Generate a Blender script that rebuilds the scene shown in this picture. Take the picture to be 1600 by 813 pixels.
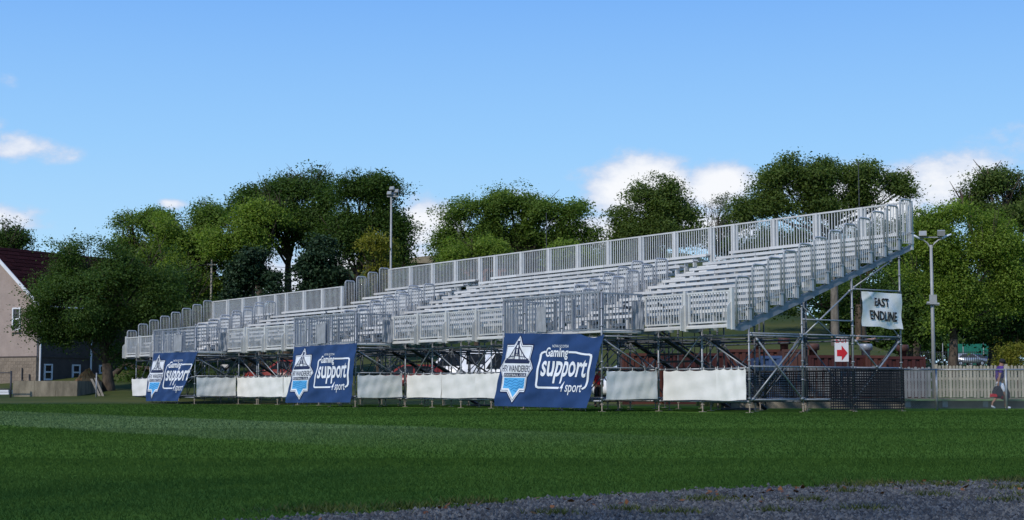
import bpy, bmesh, math, random
import numpy as np
from mathutils import Vector, Matrix
from mathutils.geometry import tessellate_polygon
sc = bpy.context.scene
C = sc.collection
for o in list(bpy.data.objects): bpy.data.objects.remove(o)
random.seed(7); rng = np.random.default_rng(11)
PI = math.pi; R = math.radians

# ------------------------------------------------------------------ camera
F = 2420.0; HZ = 610.67; CX, CY = 800.0, 406.5; H = 0.589
TH = math.atan((HZ - CY) / F)
cd = bpy.data.cameras.new('camera'); cam = bpy.data.objects.new('camera', cd); C.objects.link(cam)
cd.sensor_width = 36.0; cd.lens = F / 1600 * 36; cd.clip_start = 0.1; cd.clip_end = 5000
cam.location = (0, 0, H); cam.rotation_euler = (PI/2 + TH, 0, 0); sc.camera = cam

# ------------------------------------------------------------------ world, sun, exposure
SUN_AZ = (-0.586, -0.81); SUN_EL = R(41)
sc.view_settings.view_transform = 'Standard'; sc.view_settings.look = 'None'
sc.view_settings.exposure = 0.0; sc.view_settings.gamma = 1.0
w = bpy.data.worlds.new('World'); sc.world = w; w.use_nodes = True
nt = w.node_tree; N = nt.nodes; Lk = nt.links; N.clear()
def nd(tree, typ, **kw):
    n = tree.nodes.new(typ)
    for k, v in kw.items(): setattr(n, k, v)
    return n
def mth(tree, op, a, b=None, c=None, clamp=False):
    n = tree.nodes.new('ShaderNodeMath'); n.operation = op; n.use_clamp = clamp
    for i, v in enumerate((a, b, c)):
        if v is None: continue
        if isinstance(v, (int, float)): n.inputs[i].default_value = v
        else: tree.links.new(v, n.inputs[i])
    return n.outputs[0]
def sstep(tree, v, a, b):
    n = tree.nodes.new('ShaderNodeMapRange'); n.interpolation_type = 'SMOOTHSTEP'
    tree.links.new(v, n.inputs[0]); n.inputs[1].default_value = a; n.inputs[2].default_value = b
    return n.outputs[0]
def mixc(tree, f, a, b, mode='MIX'):
    n = tree.nodes.new('ShaderNodeMix'); n.data_type = 'RGBA'; n.blend_type = mode
    for i, v in ((0, f), (6, a), (7, b)):
        if hasattr(v, 'links'): tree.links.new(v, n.inputs[i])
        elif isinstance(v, (int, float)): n.inputs[i].default_value = v
        else: n.inputs[i].default_value = (*v, 1)
    return n.outputs[2]
SKY_S = 0.1
sky = nd(nt, 'ShaderNodeTexSky', sky_type='NISHITA', sun_disc=False)
sky.sun_elevation = SUN_EL; sky.sun_rotation = math.atan2(SUN_AZ[0], SUN_AZ[1])
sky.air_density = 1.0; sky.dust_density = 0.4; sky.ozone_density = 2.0
tc = nd(nt, 'ShaderNodeTexCoord'); sp = nd(nt, 'ShaderNodeSeparateXYZ'); Lk.new(tc.outputs['Generated'], sp.inputs[0])
az = mth(nt, 'ARCTAN2', sp.outputs[0], sp.outputs[1]); el = mth(nt, 'ARCSINE', sp.outputs[2])
ramp = nd(nt, 'ShaderNodeValToRGB'); cr = ramp.color_ramp
Lk.new(mth(nt, 'DIVIDE', el, PI/2, clamp=True), ramp.inputs[0])
stops = [(0.0, (.54, .80, 1.0)), (0.055, (.44, .73, 1.0)), (0.10, (.32, .62, 1.0)), (0.165, (.19, .45, .95)), (0.4, (.10, .27, .70)), (1.0, (.07, .20, .58))]
while len(cr.elements) < len(stops): cr.elements.new(0.5)
for e, (p, c) in zip(cr.elements, stops): e.position = p; e.color = (*[v / 1.0 for v in c], 1)
rs = nd(nt, 'ShaderNodeVectorMath', operation='SCALE'); Lk.new(ramp.outputs[0], rs.inputs[0]); rs.inputs['Scale'].default_value = 1 / SKY_S
base = mixc(nt, 0.96, sky.outputs[0], rs.outputs[0])
# clouds: soft cumulus low over the horizon, by direction
sc3 = nd(nt, 'ShaderNodeMapping'); sc3.inputs['Scale'].default_value = (1, 1, 1.7); Lk.new(tc.outputs['Generated'], sc3.inputs[0])
n1 = nd(nt, 'ShaderNodeTexNoise'); n1.inputs['Scale'].default_value = 17; n1.inputs['Detail'].default_value = 9; n1.inputs['Roughness'].default_value = .60
Lk.new(sc3.outputs[0], n1.inputs[0])
n2 = nd(nt, 'ShaderNodeTexNoise'); n2.inputs['Scale'].default_value = 5; n2.inputs['Detail'].default_value = 4; Lk.new(sc3.outputs[0], n2.inputs[0])
def pxdir(x, y): return math.atan2(x - CX, F), TH + math.atan2(CY - y, F)
mask = None; shade = None
#  pixel x, y, half width, half height, strength, whiteness
for (x, y, sx, sy, k) in [(20, 247, 95, 26, .78), (-40, 218, 60, 20, .5), (20, 365, 80, 38, .62), (0, 150, 30, 20, .35), (990, 300, 115, 58, 1.05), (1135, 292, 62, 42, 1.1), (860, 305, 90, 34, .62),
                       (660, 345, 70, 48, .95), (1540, 298, 150, 46, .92), (1590, 228, 130, 34, .42), (265, 325, 26, 10, .85), (1010, 360, 220, 40, .95), (560, 420, 240, 50, .9), (1330, 330, 130, 60, .9), (1700, 300, 160, 60, 1.)]:
    a0, e0 = pxdir(x, y)
    g = mth(nt, 'ADD', mth(nt, 'POWER', mth(nt, 'DIVIDE', mth(nt, 'SUBTRACT', az, a0), sx / F), 2.0), mth(nt, 'POWER', mth(nt, 'DIVIDE', mth(nt, 'SUBTRACT', el, e0), sy / F), 2.0))
    g = mth(nt, 'MULTIPLY', mth(nt, 'EXPONENT', mth(nt, 'MULTIPLY', g, -0.75)), k)
    mask = g if mask is None else mth(nt, 'MAXIMUM', mask, g)
# the same kind of low cloud goes on all round the horizon
far = mth(nt, 'MULTIPLY', sstep(nt, mth(nt, 'ABSOLUTE', az), .40, .55), mth(nt, 'MULTIPLY', sstep(nt, n2.outputs[0], .42, .66), mth(nt, 'SUBTRACT', 1.0, sstep(nt, el, .08, .20))))
mask = mth(nt, 'MAXIMUM', mask, far)
dens = sstep(nt, mth(nt, 'ADD', mask, mth(nt, 'MULTIPLY', mth(nt, 'MULTIPLY', mth(nt, 'SUBTRACT', n1.outputs[0], .5), 1.9), sstep(nt, mask, .05, .45))), .32, .72)
sh = sstep(nt, mth(nt, 'ADD', mask, mth(nt, 'MULTIPLY', mth(nt, 'SUBTRACT', n1.outputs[0], .5), 2.0)), .42, 1.05)
ccol = mixc(nt, sh, (.56 / SKY_S, .66 / SKY_S, .86 / SKY_S), (.98 / SKY_S, .98 / SKY_S, 1.0 / SKY_S))
bg = nd(nt, 'ShaderNodeBackground'); bg.inputs[1].default_value = SKY_S
Lk.new(mixc(nt, mth(nt, 'MULTIPLY', dens, .93), base, ccol), bg.inputs[0])
Lk.new(bg.outputs[0], nd(nt, 'ShaderNodeOutputWorld').inputs[0])
sd = bpy.data.lights.new('sun', 'SUN'); sd.energy = 3.0; sd.angle = R(2.0); sd.color = (1, .95, .87)
so = bpy.data.objects.new('sun', sd); C.objects.link(so)
sv = Vector((SUN_AZ[0] * math.cos(SUN_EL), SUN_AZ[1] * math.cos(SUN_EL), math.sin(SUN_EL)))
so.rotation_euler = sv.to_track_quat('Z', 'Y').to_euler(); so.location = (-30, -40, 60)

# ------------------------------------------------------------------ materials
MATS = {}
def mat(name, col, rough=.6, metal=0.0, var=.15, scale=6.0, bump=0.0, bscale=60.0, spec=.3, col2=None, stretch=(1, 1, 1), rnd=0.0):
    m = bpy.data.materials.new(name); m.use_nodes = True; t = m.node_tree
    b = t.nodes['Principled BSDF']; b.inputs['Roughness'].default_value = rough; b.inputs['Metallic'].default_value = metal
    b.inputs['Specular IOR Level'].default_value = spec
    c = nd(t, 'ShaderNodeTexCoord'); mp = nd(t, 'ShaderNodeMapping'); mp.inputs['Scale'].default_value = stretch
    t.links.new(c.outputs['Object'], mp.inputs[0])
    n = nd(t, 'ShaderNodeTexNoise'); n.inputs['Scale'].default_value = scale; n.inputs['Detail'].default_value = 6; n.inputs['Roughness'].default_value = .6
    t.links.new(mp.outputs[0], n.inputs[0])
    f = sstep(t, n.outputs[0], .3, .7)
    lo = col2 if col2 else tuple(v * (1 - var) for v in col)
    hi = col if col2 else tuple(min(1, v * (1 + var)) for v in col)
    cc = mixc(t, f, lo, hi)
    if rnd:
        oi = nd(t, 'ShaderNodeObjectInfo'); cc = mixc(t, oi.outputs['Random'], mixc(t, 1.0, cc, (1 - rnd,) * 3, 'MULTIPLY'), cc)
    t.links.new(cc, b.inputs['Base Color'])
    if bump:
        n3 = nd(t, 'ShaderNodeTexNoise'); n3.inputs['Scale'].default_value = bscale; n3.inputs['Detail'].default_value = 4
        t.links.new(mp.outputs[0], n3.inputs[0])
        bp = nd(t, 'ShaderNodeBump'); bp.inputs['Strength'].default_value = bump; bp.inputs['Distance'].default_value = .05
        t.links.new(n3.outputs[0], bp.inputs['Height']); t.links.new(bp.outputs[0], b.inputs['Normal'])
    MATS[name] = m; return m
ALU = mat('aluminium', (.62, .61, .585), .5, .1, .10, 3.0, rnd=0.16)
ALUH = mat('aluminium_tube', (.42, .43, .44), .45, .3, .12, 5.0, rnd=0.15)
ALUS = mat('stringer_metal', (.22, .24, .27), .55, .25, .14, 4.0)  # darker and bluer than the planks: shade of the end face in the colour
ALU2 = mat('aluminium_plank', (.68, .67, .645), .55, .05, .12, 2.0, stretch=(.4, 6, 6), rnd=0.22)
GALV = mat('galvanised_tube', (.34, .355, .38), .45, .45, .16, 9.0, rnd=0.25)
GALVD = mat('shaded_tube', (.12, .13, .15), .55, .3, .25, 9.0)  # darker galvanised copy: the shade under the stand is put into the colour
RUST = mat('jack_thread', (.36, .30, .24), .7, .2, .3, 20)
DARKST = mat('dark_steel', (.05, .052, .058), .6, .3, .25, 8)
WHITE = mat('white_tarp', (.82, .80, .76), .55, 0, .05, 1.2, .15, 5, .25, rnd=0.08)
GREYT = mat('grey_tarp', (.30, .31, .33), .6, 0, .14, 2.0, .2, 6)
NAVY = mat('navy_cloth', (.021, .053, .152), .6, 0, .12, 1.5, .15, 7, .2)
PRINTW = mat('white_print', (.80, .82, .86), .55, 0, .03, 3)
PRINTN = mat('navy_print', (.016, .024, .075), .55, 0, .05, 3)
PRINTB = mat('sky_blue_print', (.10, .42, .78), .55, 0, .06, 4)
PRINTR = mat('red_print', (.55, .02, .03), .5, 0, .05, 4)
BLACKP = mat('black_print', (.012, .012, .014), .6, 0, .05, 4)
NETM = mat('black_net', (.010, .011, .015), .75, 0, .2, 8)
ROOF = mat('maroon_shingle', (.030, .009, .010), .9, 0, .35, 7, .3, 30, .05, rnd=0.4)
STUC = mat('beige_stucco', (.36, .285, .25), .85, 0, .08, 1.5, .3, 90, .15)
STONE = mat('tan_block', (.30, .24, .185), .85, 0, .22, 3.0, .4, 25, .15, rnd=0.25)
GREYW = mat('grey_siding', (.085, .070, .064), .8, 0, .10, 2, .2, 50, .15)
TRIM = mat('white_trim', (.72, .72, .74), .5, 0, .05, 3)
GLASS = mat('dark_glass', (.02, .024, .03), .08, 0, .3, 2, spec=.6)
CONC = mat('stained_concrete', (.235, .20, .145), .85, 0, .35, 1.3, .4, 20, .15, stretch=(1.6, 1.6, .5), rnd=0.15)
CURB = mat('grey_concrete', (.205, .18, .14), .85, 0, .25, 2.5, .4, 20, .15)
DIRT = mat('brown_dirt', (.38, .20, .09), .95, 0, .35, 3, .8, 12, .1)
PICK = mat('weathered_picket', (.46, .42, .33), .8, 0, .20, 3, .2, 30, .15, rnd=0.35)
PICKG = mat('grey_picket', (.25, .26, .265), .8, 0, .2, 3, .2, 30, .15, rnd=0.3)
CRED = mat('red_container_paint', (.058, .015, .013), .6, 0, .22, 1.3, rnd=0.15)
CORG = mat('orange_container_paint', (.085, .028, .019), .6, 0, .2, 1.3)
CBLU = mat('blue_container_paint', (.045, .08, .17), .6, 0, .2, 1.3)
CBRN = mat('brown_container_paint', (.09, .04, .03), .6, 0, .2, 1.3)
BARK = mat('bark', (.085, .065, .048), .9, 0, .35, 6, .7, 18, .1, stretch=(1, 1, .3))
BARKL = mat('pale_bark', (.30, .27, .22), .9, 0, .3, 5, .6, 18, .1, stretch=(1, 1, .3))
POLEM = mat('grey_pole', (.34, .34, .33), .6, .2, .12, 4)
CARS = mat('silver_paint', (.42, .44, .47), .3, .5, .04, 2, spec=.5)
CARB = mat('blue_paint', (.03, .06, .20), .3, .3, .05, 2, spec=.5)
CARW = mat('white_paint', (.75, .76, .77), .35, 0, .04, 2, spec=.5)
CARR = mat('red_paint', (.20, .025, .018), .35, 0, .06, 2, spec=.5)
TYRE = mat('rubber', (.015, .015, .016), .85, 0, .2, 9)
FLENS = mat('floodlight_glass', (.26, .28, .30), .2, 0, .1, 5, spec=.5)
LENS = mat('lamp_glass', (.75, .78, .80), .15, 0, .05, 5, spec=.6)
SKIN = mat('skin', (.26, .14, .09), .6, 0, .08, 9)
SKINL = mat('light_skin', (.48, .29, .21), .6, 0, .08, 9)
PURP = mat('purple_cloth', (.075, .035, .20), .8, 0, .15, 14)
SHORTS = mat('white_cloth', (.62, .65, .72), .8, 0, .08, 9)
DARKC = mat('dark_cloth', (.018, .018, .024), .8, 0, .2, 12)
REDC = mat('red_cloth', (.45, .02, .03), .7, 0, .15, 9)
GREENW = mat('green_windscreen', (.012, .15, .10), .7, 0, .15, 3)
BRICK = mat('brick_wall', (.20, .105, .085), .85, 0, .2, 4, .3, 30, .1)
TANR = mat('tan_roof', (.27, .22, .145), .85, 0, .2, 2)

def grass_mat(name='mown_grass', trans=0.0):
    m = bpy.data.materials.new(name); m.use_nodes = True; t = m.node_tree
    b = t.nodes['Principled BSDF']; b.inputs['Roughness'].default_value = 1.0; b.inputs['Specular IOR Level'].default_value = 0.0
    g = nd(t, 'ShaderNodeNewGeometry'); s = nd(t, 'ShaderNodeSeparateXYZ'); t.links.new(g.outputs['Position'], s.inputs[0])
    # stand coordinates: d across the mowing stripes, tt along them
    d = mth(t, 'ADD', mth(t, 'MULTIPLY', mth(t, 'SUBTRACT', s.outputs[0], 6.265), VV[0]), mth(t, 'MULTIPLY', mth(t, 'SUBTRACT', s.outputs[1], 41.0), VV[1]))
    tt = mth(t, 'ADD', mth(t, 'MULTIPLY', mth(t, 'SUBTRACT', s.outputs[0], 6.265), UU[0]), mth(t, 'MULTIPLY', mth(t, 'SUBTRACT', s.outputs[1], 41.0), UU[1]))
    def noise(sc_, det=5, rough=.6):
        n = nd(t, 'ShaderNodeTexNoise'); n.inputs['Scale'].default_value = sc_; n.inputs['Detail'].default_value = det; n.inputs['Roughness'].default_value = rough
        t.links.new(g.outputs['Position'], n.inputs[0]); return n.outputs[0]
    wob = mth(t, 'MULTIPLY', mth(t, 'SUBTRACT', noise(.5, 3), .5), .9)
    dd = mth(t, 'ADD', d, wob)
    stripe = mth(t, 'MULTIPLY', sstep(t, dd, -20.7, -20.3), mth(t, 'SUBTRACT', 1.0, sstep(t, dd, -15.6, -15.1)))
    stripe = mth(t, 'MULTIPLY', stripe, sstep(t, tt, -20, -6))
    other = mth(t, 'MULTIPLY', sstep(t, mth(t, 'SINE', mth(t, 'MULTIPLY', dd, 2 * PI / 2.6)), -.3, .3), .22)
    big = noise(.22, 4); mid = noise(2.2, 6, .7); fine = noise(38, 4, .7); fine2 = noise(11, 4, .7)
    c = mixc(t, sstep(t, big, .3, .7), (.053, .108, .020), (.070, .136, .026))
    c = mixc(t, mth(t, 'MULTIPLY', other, .7), c, (.062, .120, .027))
    c = mixc(t, mth(t, 'MULTIPLY', stripe, .66), c, (.140, .200, .090))
    c = mixc(t, mth(t, 'MULTIPLY', sstep(t, mid, .45, .72), .28), c, (.036, .082, .015))
    c = mixc(t, mth(t, 'MULTIPLY', sstep(t, fine2, .5, .75), .30), c, (.080, .146, .030))
    c = mixc(t, mth(t, 'MULTIPLY', sstep(t, fine, .5, .7), .25), c, (.028, .062, .011))
    t.links.new(c, b.inputs['Base Color'])
    if trans:
        tl = nd(t, 'ShaderNodeBsdfTranslucent'); t.links.new(c, tl.inputs[0]); mx = nd(t, 'ShaderNodeMixShader'); mx.inputs[0].default_value = trans
        t.links.new(b.outputs[0], mx.inputs[1]); t.links.new(tl.outputs[0], mx.inputs[2]); t.links.new(mx.outputs[0], t.nodes['Material Output'].inputs[0])
    return m
A_ANG = 0.5970
UU = (-math.sin(A_ANG), math.cos(A_ANG)); VV = (math.cos(A_ANG), math.sin(A_ANG))
GRASS = grass_mat(); GRASSB = grass_mat('grass_blade', .5)
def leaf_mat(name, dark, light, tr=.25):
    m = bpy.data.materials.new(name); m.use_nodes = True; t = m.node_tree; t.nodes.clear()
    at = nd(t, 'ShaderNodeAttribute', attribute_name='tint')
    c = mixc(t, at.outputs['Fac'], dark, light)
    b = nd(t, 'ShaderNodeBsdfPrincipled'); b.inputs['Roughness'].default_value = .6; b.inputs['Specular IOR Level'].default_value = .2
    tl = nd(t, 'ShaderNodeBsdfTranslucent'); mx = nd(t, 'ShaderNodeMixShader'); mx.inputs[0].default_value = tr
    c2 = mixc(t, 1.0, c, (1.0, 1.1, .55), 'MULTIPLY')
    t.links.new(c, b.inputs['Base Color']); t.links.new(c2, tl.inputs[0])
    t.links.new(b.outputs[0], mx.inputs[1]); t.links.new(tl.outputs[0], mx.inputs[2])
    t.links.new(mx.outputs[0], nd(t, 'ShaderNodeOutputMaterial').inputs[0]); MATS[name] = m; return m
LF_DARK = leaf_mat('leaf_dark', (.036, .070, .013), (.105, .175, .036), .45)
LF_MID = leaf_mat('leaf_mid', (.078, .132, .022), (.200, .290, .055), .5)
LF_LIT = leaf_mat('leaf_bright', (.115, .185, .026), (.290, .390, .062), .5)
LF_BLUE = leaf_mat('leaf_conifer', (.014, .032, .014), (.042, .078, .032), .15)
LF_YEL = leaf_mat('leaf_yellow', (.14, .15, .018), (.33, .31, .045), .45)
LF_GREY = leaf_mat('leaf_grey', (.10, .12, .065), (.20, .22, .14), .3)
LF_MAPLE = leaf_mat('leaf_olive', (.062, .105, .022), (.175, .235, .056), .48)

# ------------------------------------------------------------------ helpers
class MB:
    def __init__(s): s.v = []; s.f = []
    def add(s, vs, fs):
        k = len(s.v); s.v += [tuple(p) for p in vs]; s.f += [tuple(i + k for i in f) for f in fs]
    def box(s, a, b):
        x0, y0, z0 = a; x1, y1, z1 = b
        x0, x1 = min(x0, x1), max(x0, x1); y0, y1 = min(y0, y1), max(y0, y1); z0, z1 = min(z0, z1), max(z0, z1)
        s.add([(x0, y0, z0), (x1, y0, z0), (x1, y1, z0), (x0, y1, z0), (x0, y0, z1), (x1, y0, z1), (x1, y1, z1), (x0, y1, z1)],
              [(0, 3, 2, 1), (4, 5, 6, 7), (0, 1, 5, 4), (1, 2, 6, 5), (2, 3, 7, 6), (3, 0, 4, 7)])
    def tube(s, pts, r, n=6, r2=None, cap=True):
        pts = [Vector(p) for p in pts]; m = len(pts); rings = []
        for i, p in enumerate(pts):
            d = (pts[min(i + 1, m - 1)] - pts[max(i - 1, 0)]).normalized()
            a = Vector((0, 0, 1)) if abs(d.z) < .9 else Vector((1, 0, 0))
            e1 = d.cross(a).normalized(); e2 = d.cross(e1)
            rr = r if r2 is None else r + (r2 - r) * i / (m - 1)
            rings.append([p + (e1 * math.cos(2 * PI * j / n) + e2 * math.sin(2 * PI * j / n)) * rr for j in range(n)])
        fs = []
        for i in range(m - 1):
            for j in range(n):
                k = (j + 1) % n; fs.append((i * n + j, i * n + k, (i + 1) * n + k, (i + 1) * n + j))
        if cap: fs.append(tuple(range(n))[::-1]); fs.append(tuple((m - 1) * n + j for j in range(n)))
        s.add([q for rg in rings for q in rg], fs)
    def prism(s, poly, axis, a, b):
        # poly: 2-D points, extruded along axis 0/1/2 from a to b
        n = len(poly)
        def P(p, k):
            q = list(p); q.insert(axis, k); return tuple(q)
        s.add([P(p, a) for p in poly] + [P(p, b) for p in poly],
              [tuple(range(n)), tuple(range(2 * n - 1, n - 1, -1))] + [(i, i + n, (i + 1) % n + n, (i + 1) % n) for i in range(n)])
    def lathe(s, prof, n=12, c=(0, 0, 0)):
        m = len(prof)
        s.add([(c[0] + r * math.cos(2 * PI * j / n), c[1] + r * math.sin(2 * PI * j / n), c[2] + z) for (r, z) in prof for j in range(n)],
              [(i * n + j, i * n + (j + 1) % n, (i + 1) * n + (j + 1) % n, (i + 1) * n + j) for i in range(m - 1) for j in range(n)]
              + [tuple(range(n))[::-1], tuple((m - 1) * n + j for j in range(n))])
    def mesh(s, name, m=None, smooth=False):
        me = bpy.data.meshes.new(name); me.from_pydata(s.v, [], s.f)
        bm = bmesh.new(); bm.from_mesh(me); bmesh.ops.recalc_face_normals(bm, faces=bm.faces); bm.to_mesh(me); bm.free()
        if m: me.materials.append(m)
        if smooth: me.polygons.foreach_set('use_smooth', [True] * len(me.polygons))
        return me
def link(name, me, parent=None, loc=(0, 0, 0), rz=0.0, kind=None, label=None):
    o = bpy.data.objects.new(name, me); C.objects.link(o); o.location = loc; o.rotation_euler = (0, 0, rz)
    if parent: o.parent = parent
    if kind: o['kind'] = kind
    if label: o['label'] = label
    return o
def thing(name, label, cat, loc=(0, 0, 0), rz=0.0, group=None, me=None):
    o = bpy.data.objects.new(name, me); C.objects.link(o); o.location = loc; o.rotation_euler = (0, 0, rz)
    if me is None: o.empty_display_size = .3
    o['label'] = label; o['category'] = cat
    if group: o['group'] = group
    return o
# stand frame: t runs along the front (near right end -> far left end), d runs back, local x = -t, local y = d
P0 = Vector((6.2653, 41.0, 0)); ROT = A_ANG - PI / 2
def S(t, d, z=0.0): return Vector((P0.x + UU[0] * t + VV[0] * d, P0.y + UU[1] * t + VV[1] * d, z))
def sthing(name, label, cat, t, d, z, group=None):
    o = thing(name, label, cat, S(t, d, z), ROT, group); B0[o.name] = (t, d, z); return o
B0 = {}
def sp_(o, name, me, t, d, z, **kw):
    b = B0[o.name]; return link(name, me, o, (-(t - b[0]), d - b[1], z - b[2]), **kw)
def ray(x, y):
    c, s_ = math.cos(TH), math.sin(TH); a = (x - CX) / F; b = -(y - CY) / F
    return Vector((a, c - b * s_, s_ + b * c))
def W(x, y, D):                      # the place seen at photo pixel (x, y), D metres ahead
    r = ray(x, y); k = D / r.y; return Vector((r.x * k, D, H + r.z * k))
def on_d(x, y, d):                   # the place on the stand's plane at depth d -> (t, d, z)
    r = ray(x, y); n = Vector((VV[0], VV[1], 0)); k = (d + n.dot(P0)) / n.dot(r); p = r * k; p.z += H
    q = p - P0; return (UU[0] * q.x + UU[1] * q.y, d, p.z)
def on_t(x, y, t):
    r = ray(x, y); n = Vector((UU[0], UU[1], 0)); k = (t + n.dot(P0)) / n.dot(r); p = r * k; p.z += H
    q = p - P0; return (t, VV[0] * q.x + VV[1] * q.y, p.z)
def smst(x, a, b):
    u = np.clip((x - a) / (b - a), 0, 1); return u * u * (3 - 2 * u)
def terrain(x, y):
    g = .12 + .88 * smst(x, -48.0, -16.0) * (1 - .90 * smst(x, 23.0, 33.0))
    k = smst(y, 66.0, 230.0)
    return (1.0 * smst(y, 62.0, 78.0) * smst(x, 4, 14) + 19.0 * k) * g

# ------------------------------------------------------------------ ground
def ground():
    xs = np.concatenate([np.linspace(-900, -90, 10), np.linspace(-80, 80, 65), np.linspace(90, 900, 10)])
    ys = np.concatenate([np.linspace(-300, -10, 8), np.linspace(0, 60, 16), np.linspace(62, 260, 60), np.linspace(280, 1500, 10)])
    X, Y = np.meshgrid(xs, ys); Z = terrain(X, Y)
    Z = Z - 60 * smst(Y, 400, 1500)
    v = np.stack([X, Y, Z], -1).reshape(-1, 3); nx = len(xs)
    f = [(j * nx + i, j * nx + i + 1, (j + 1) * nx + i + 1, (j + 1) * nx + i) for j in range(len(ys) - 1) for i in range(nx - 1)]
    me = bpy.data.meshes.new('ground'); me.from_pydata(v.tolist(), [], f); return me
HILLG = mat('dry_grass', (.088, .092, .027), .9, 0, .3, .12, col2=(.030, .054, .013), spec=.1)
me = ground(); me.materials.append(HILLG); me.polygons.foreach_set('use_smooth', [True] * len(me.polygons)); link('ground', me, kind='structure')
# gravel edge, from the photo: a line from the near left to the right
def gedge(x):
    q = min(x, 4.8); return 8.15 + .90 * q - .092 * q * q + .07 * math.sin(x * 2.1) + .045 * math.sin(x * 5.3 + 1) + .03 * math.sin(x * 13)
mb = MB()
fx = [-75, 20, 38, 38, 30, 12, 12, -75]
field = [(-70, 2.0), (60, 2.0), (60, 51.4), (17, 51.4), (-26, 82.5), (-70, 82.5)]
mb.add([(x, y, .004) for x, y in field], [tuple(range(len(field)))])
me = mb.mesh('field', GRASS); link('grass_field', me, kind='structure')
GRAVM = mat('gravel_bed', (.070, .071, .074), .9, 0, .5, 45, .8, 90, .15)
mb = MB(); gx = np.linspace(-5, 14, 60)
for i in range(len(gx) - 1):
    a, b = gx[i], gx[i + 1]
    mb.add([(a, -3, .008), (b, -3, .008), (b, gedge(b), .008), (a, gedge(a), .008)], [(0, 1, 2, 3)])
link('gravel_path', mb.mesh('gravel_path', GRAVM), kind='structure')
def tri_mesh(name, V, Fc, m, tint=None):
    # V (n,k,3) polygons with k corners each, or V (n,3) + Fc
    n, k = V.shape[:2]
    me = bpy.data.meshes.new(name); me.vertices.add(n * k); me.vertices.foreach_set('co', V.reshape(-1).astype(np.float32))
    me.loops.add(n * k); me.loops.foreach_set('vertex_index', np.arange(n * k, dtype=np.int32))
    me.polygons.add(n); me.polygons.foreach_set('loop_start', (np.arange(n) * k).astype(np.int32)); me.polygons.foreach_set('loop_total', np.full(n, k, np.int32))
    me.update(); me.materials.append(m)
    if tint is not None:
        a = me.attributes.new('tint', 'FLOAT', 'FACE'); a.data.foreach_set('value', tint.astype(np.float32))
    return me
# stones
GRS = leaf_mat('gravel_stone', (.040, .041, .044), (.155, .154, .152), 0.0)
def stones(n):
    D = 5.6 + rng.random(n * 3) ** .9 * 7.5; x = (rng.random(n * 3) * 2 - 1) * (D * .36 + .4)
    ok = np.array([D[i] < gedge(x[i]) - .02 + .10 * rng.standard_normal() for i in range(len(D))]); D = D[ok][:n]; x = x[ok][:n]; n = len(D)
    r = .006 + .011 * rng.random(n) ** 2
    octa = np.array([[1, 0, 0], [0, 1, 0], [-1, 0, 0], [0, -1, 0], [0, 0, 1], [0, 0, -.4]], float)
    tris = np.array([[0, 1, 4], [1, 2, 4], [2, 3, 4], [3, 0, 4]])
    jit = octa[None] * (r[:, None, None]) * (.6 + .8 * rng.random((n, 6, 3)))
    a = rng.random(n) * 6.28; ca, sa = np.cos(a), np.sin(a)
    P = jit.copy(); P[..., 0] = jit[..., 0] * ca[:, None] - jit[..., 1] * sa[:, None]; P[..., 1] = jit[..., 0] * sa[:, None] + jit[..., 1] * ca[:, None]
    P[..., 0] += x[:, None]; P[..., 1] += D[:, None]; P[..., 2] = np.maximum(P[..., 2] * .8, -.003) + .012
    V = P[:, tris].reshape(-1, 3, 3)
    tint = np.repeat(rng.random(n) ** 1.6, 4)
    return tri_mesh('gravel', V, None, GRS, tint)
link('gravel_stones', stones(42000), kind='stuff')['label'] = 'loose slate grey gravel stones along the bottom edge'
def blades(n, y0, y1, h, wd, fn, seed):
    g = np.random.default_rng(seed)
    D = y0 + (y1 - y0) * g.random(n) ** .85; x = (g.random(n) * 2 - 1) * (D * .345 + .5)
    ok = np.array([fn(a, b) for a, b in zip(x, D)]); D = D[ok]; x = x[ok]; n = len(D)
    a = g.random(n) * 6.28; hh = h * (.5 + .8 * g.random(n)); ln = hh * (.25 + .8 * g.random(n)); b = g.random(n) * 6.28
    bx, by = np.cos(a) * wd, np.sin(a) * wd
    V = np.zeros((n, 3, 3)); z0 = .004
    V[:, 0] = np.stack([x - bx, D - by, np.full(n, z0)], -1); V[:, 1] = np.stack([x + bx, D + by, np.full(n, z0)], -1)
    V[:, 2] = np.stack([x + np.cos(b) * ln, D + np.sin(b) * ln, hh], -1)
    return V
off_stand = lambda x, y: (x - P0.x) * VV[0] + (y - P0.y) * VV[1] < -1.4 or (x - P0.x) * UU[0] + (y - P0.y) * UU[1] < -.2
edge_ok = lambda x, y: y > gedge(x) + .05 * math.sin(x * 23) + .03
Vb = np.concatenate([blades(120000, 6.6, 13.5, .022, .003, edge_ok, 1), blades(80000, 12, 24, .025, .006, edge_ok, 2), blades(50000, 22, 40, .028, .012, lambda x, y: off_stand(x, y), 3), blades(100000, 36, 82, .034, .022, lambda x, y: off_stand(x, y) and y < 51 + max(0, 17 - x) * .72, 4)])
link('grass_blades', tri_mesh('grass_blades', Vb, None, GRASSB), kind='stuff')['label'] = 'short mown grass blades over the whole pitch'
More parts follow.
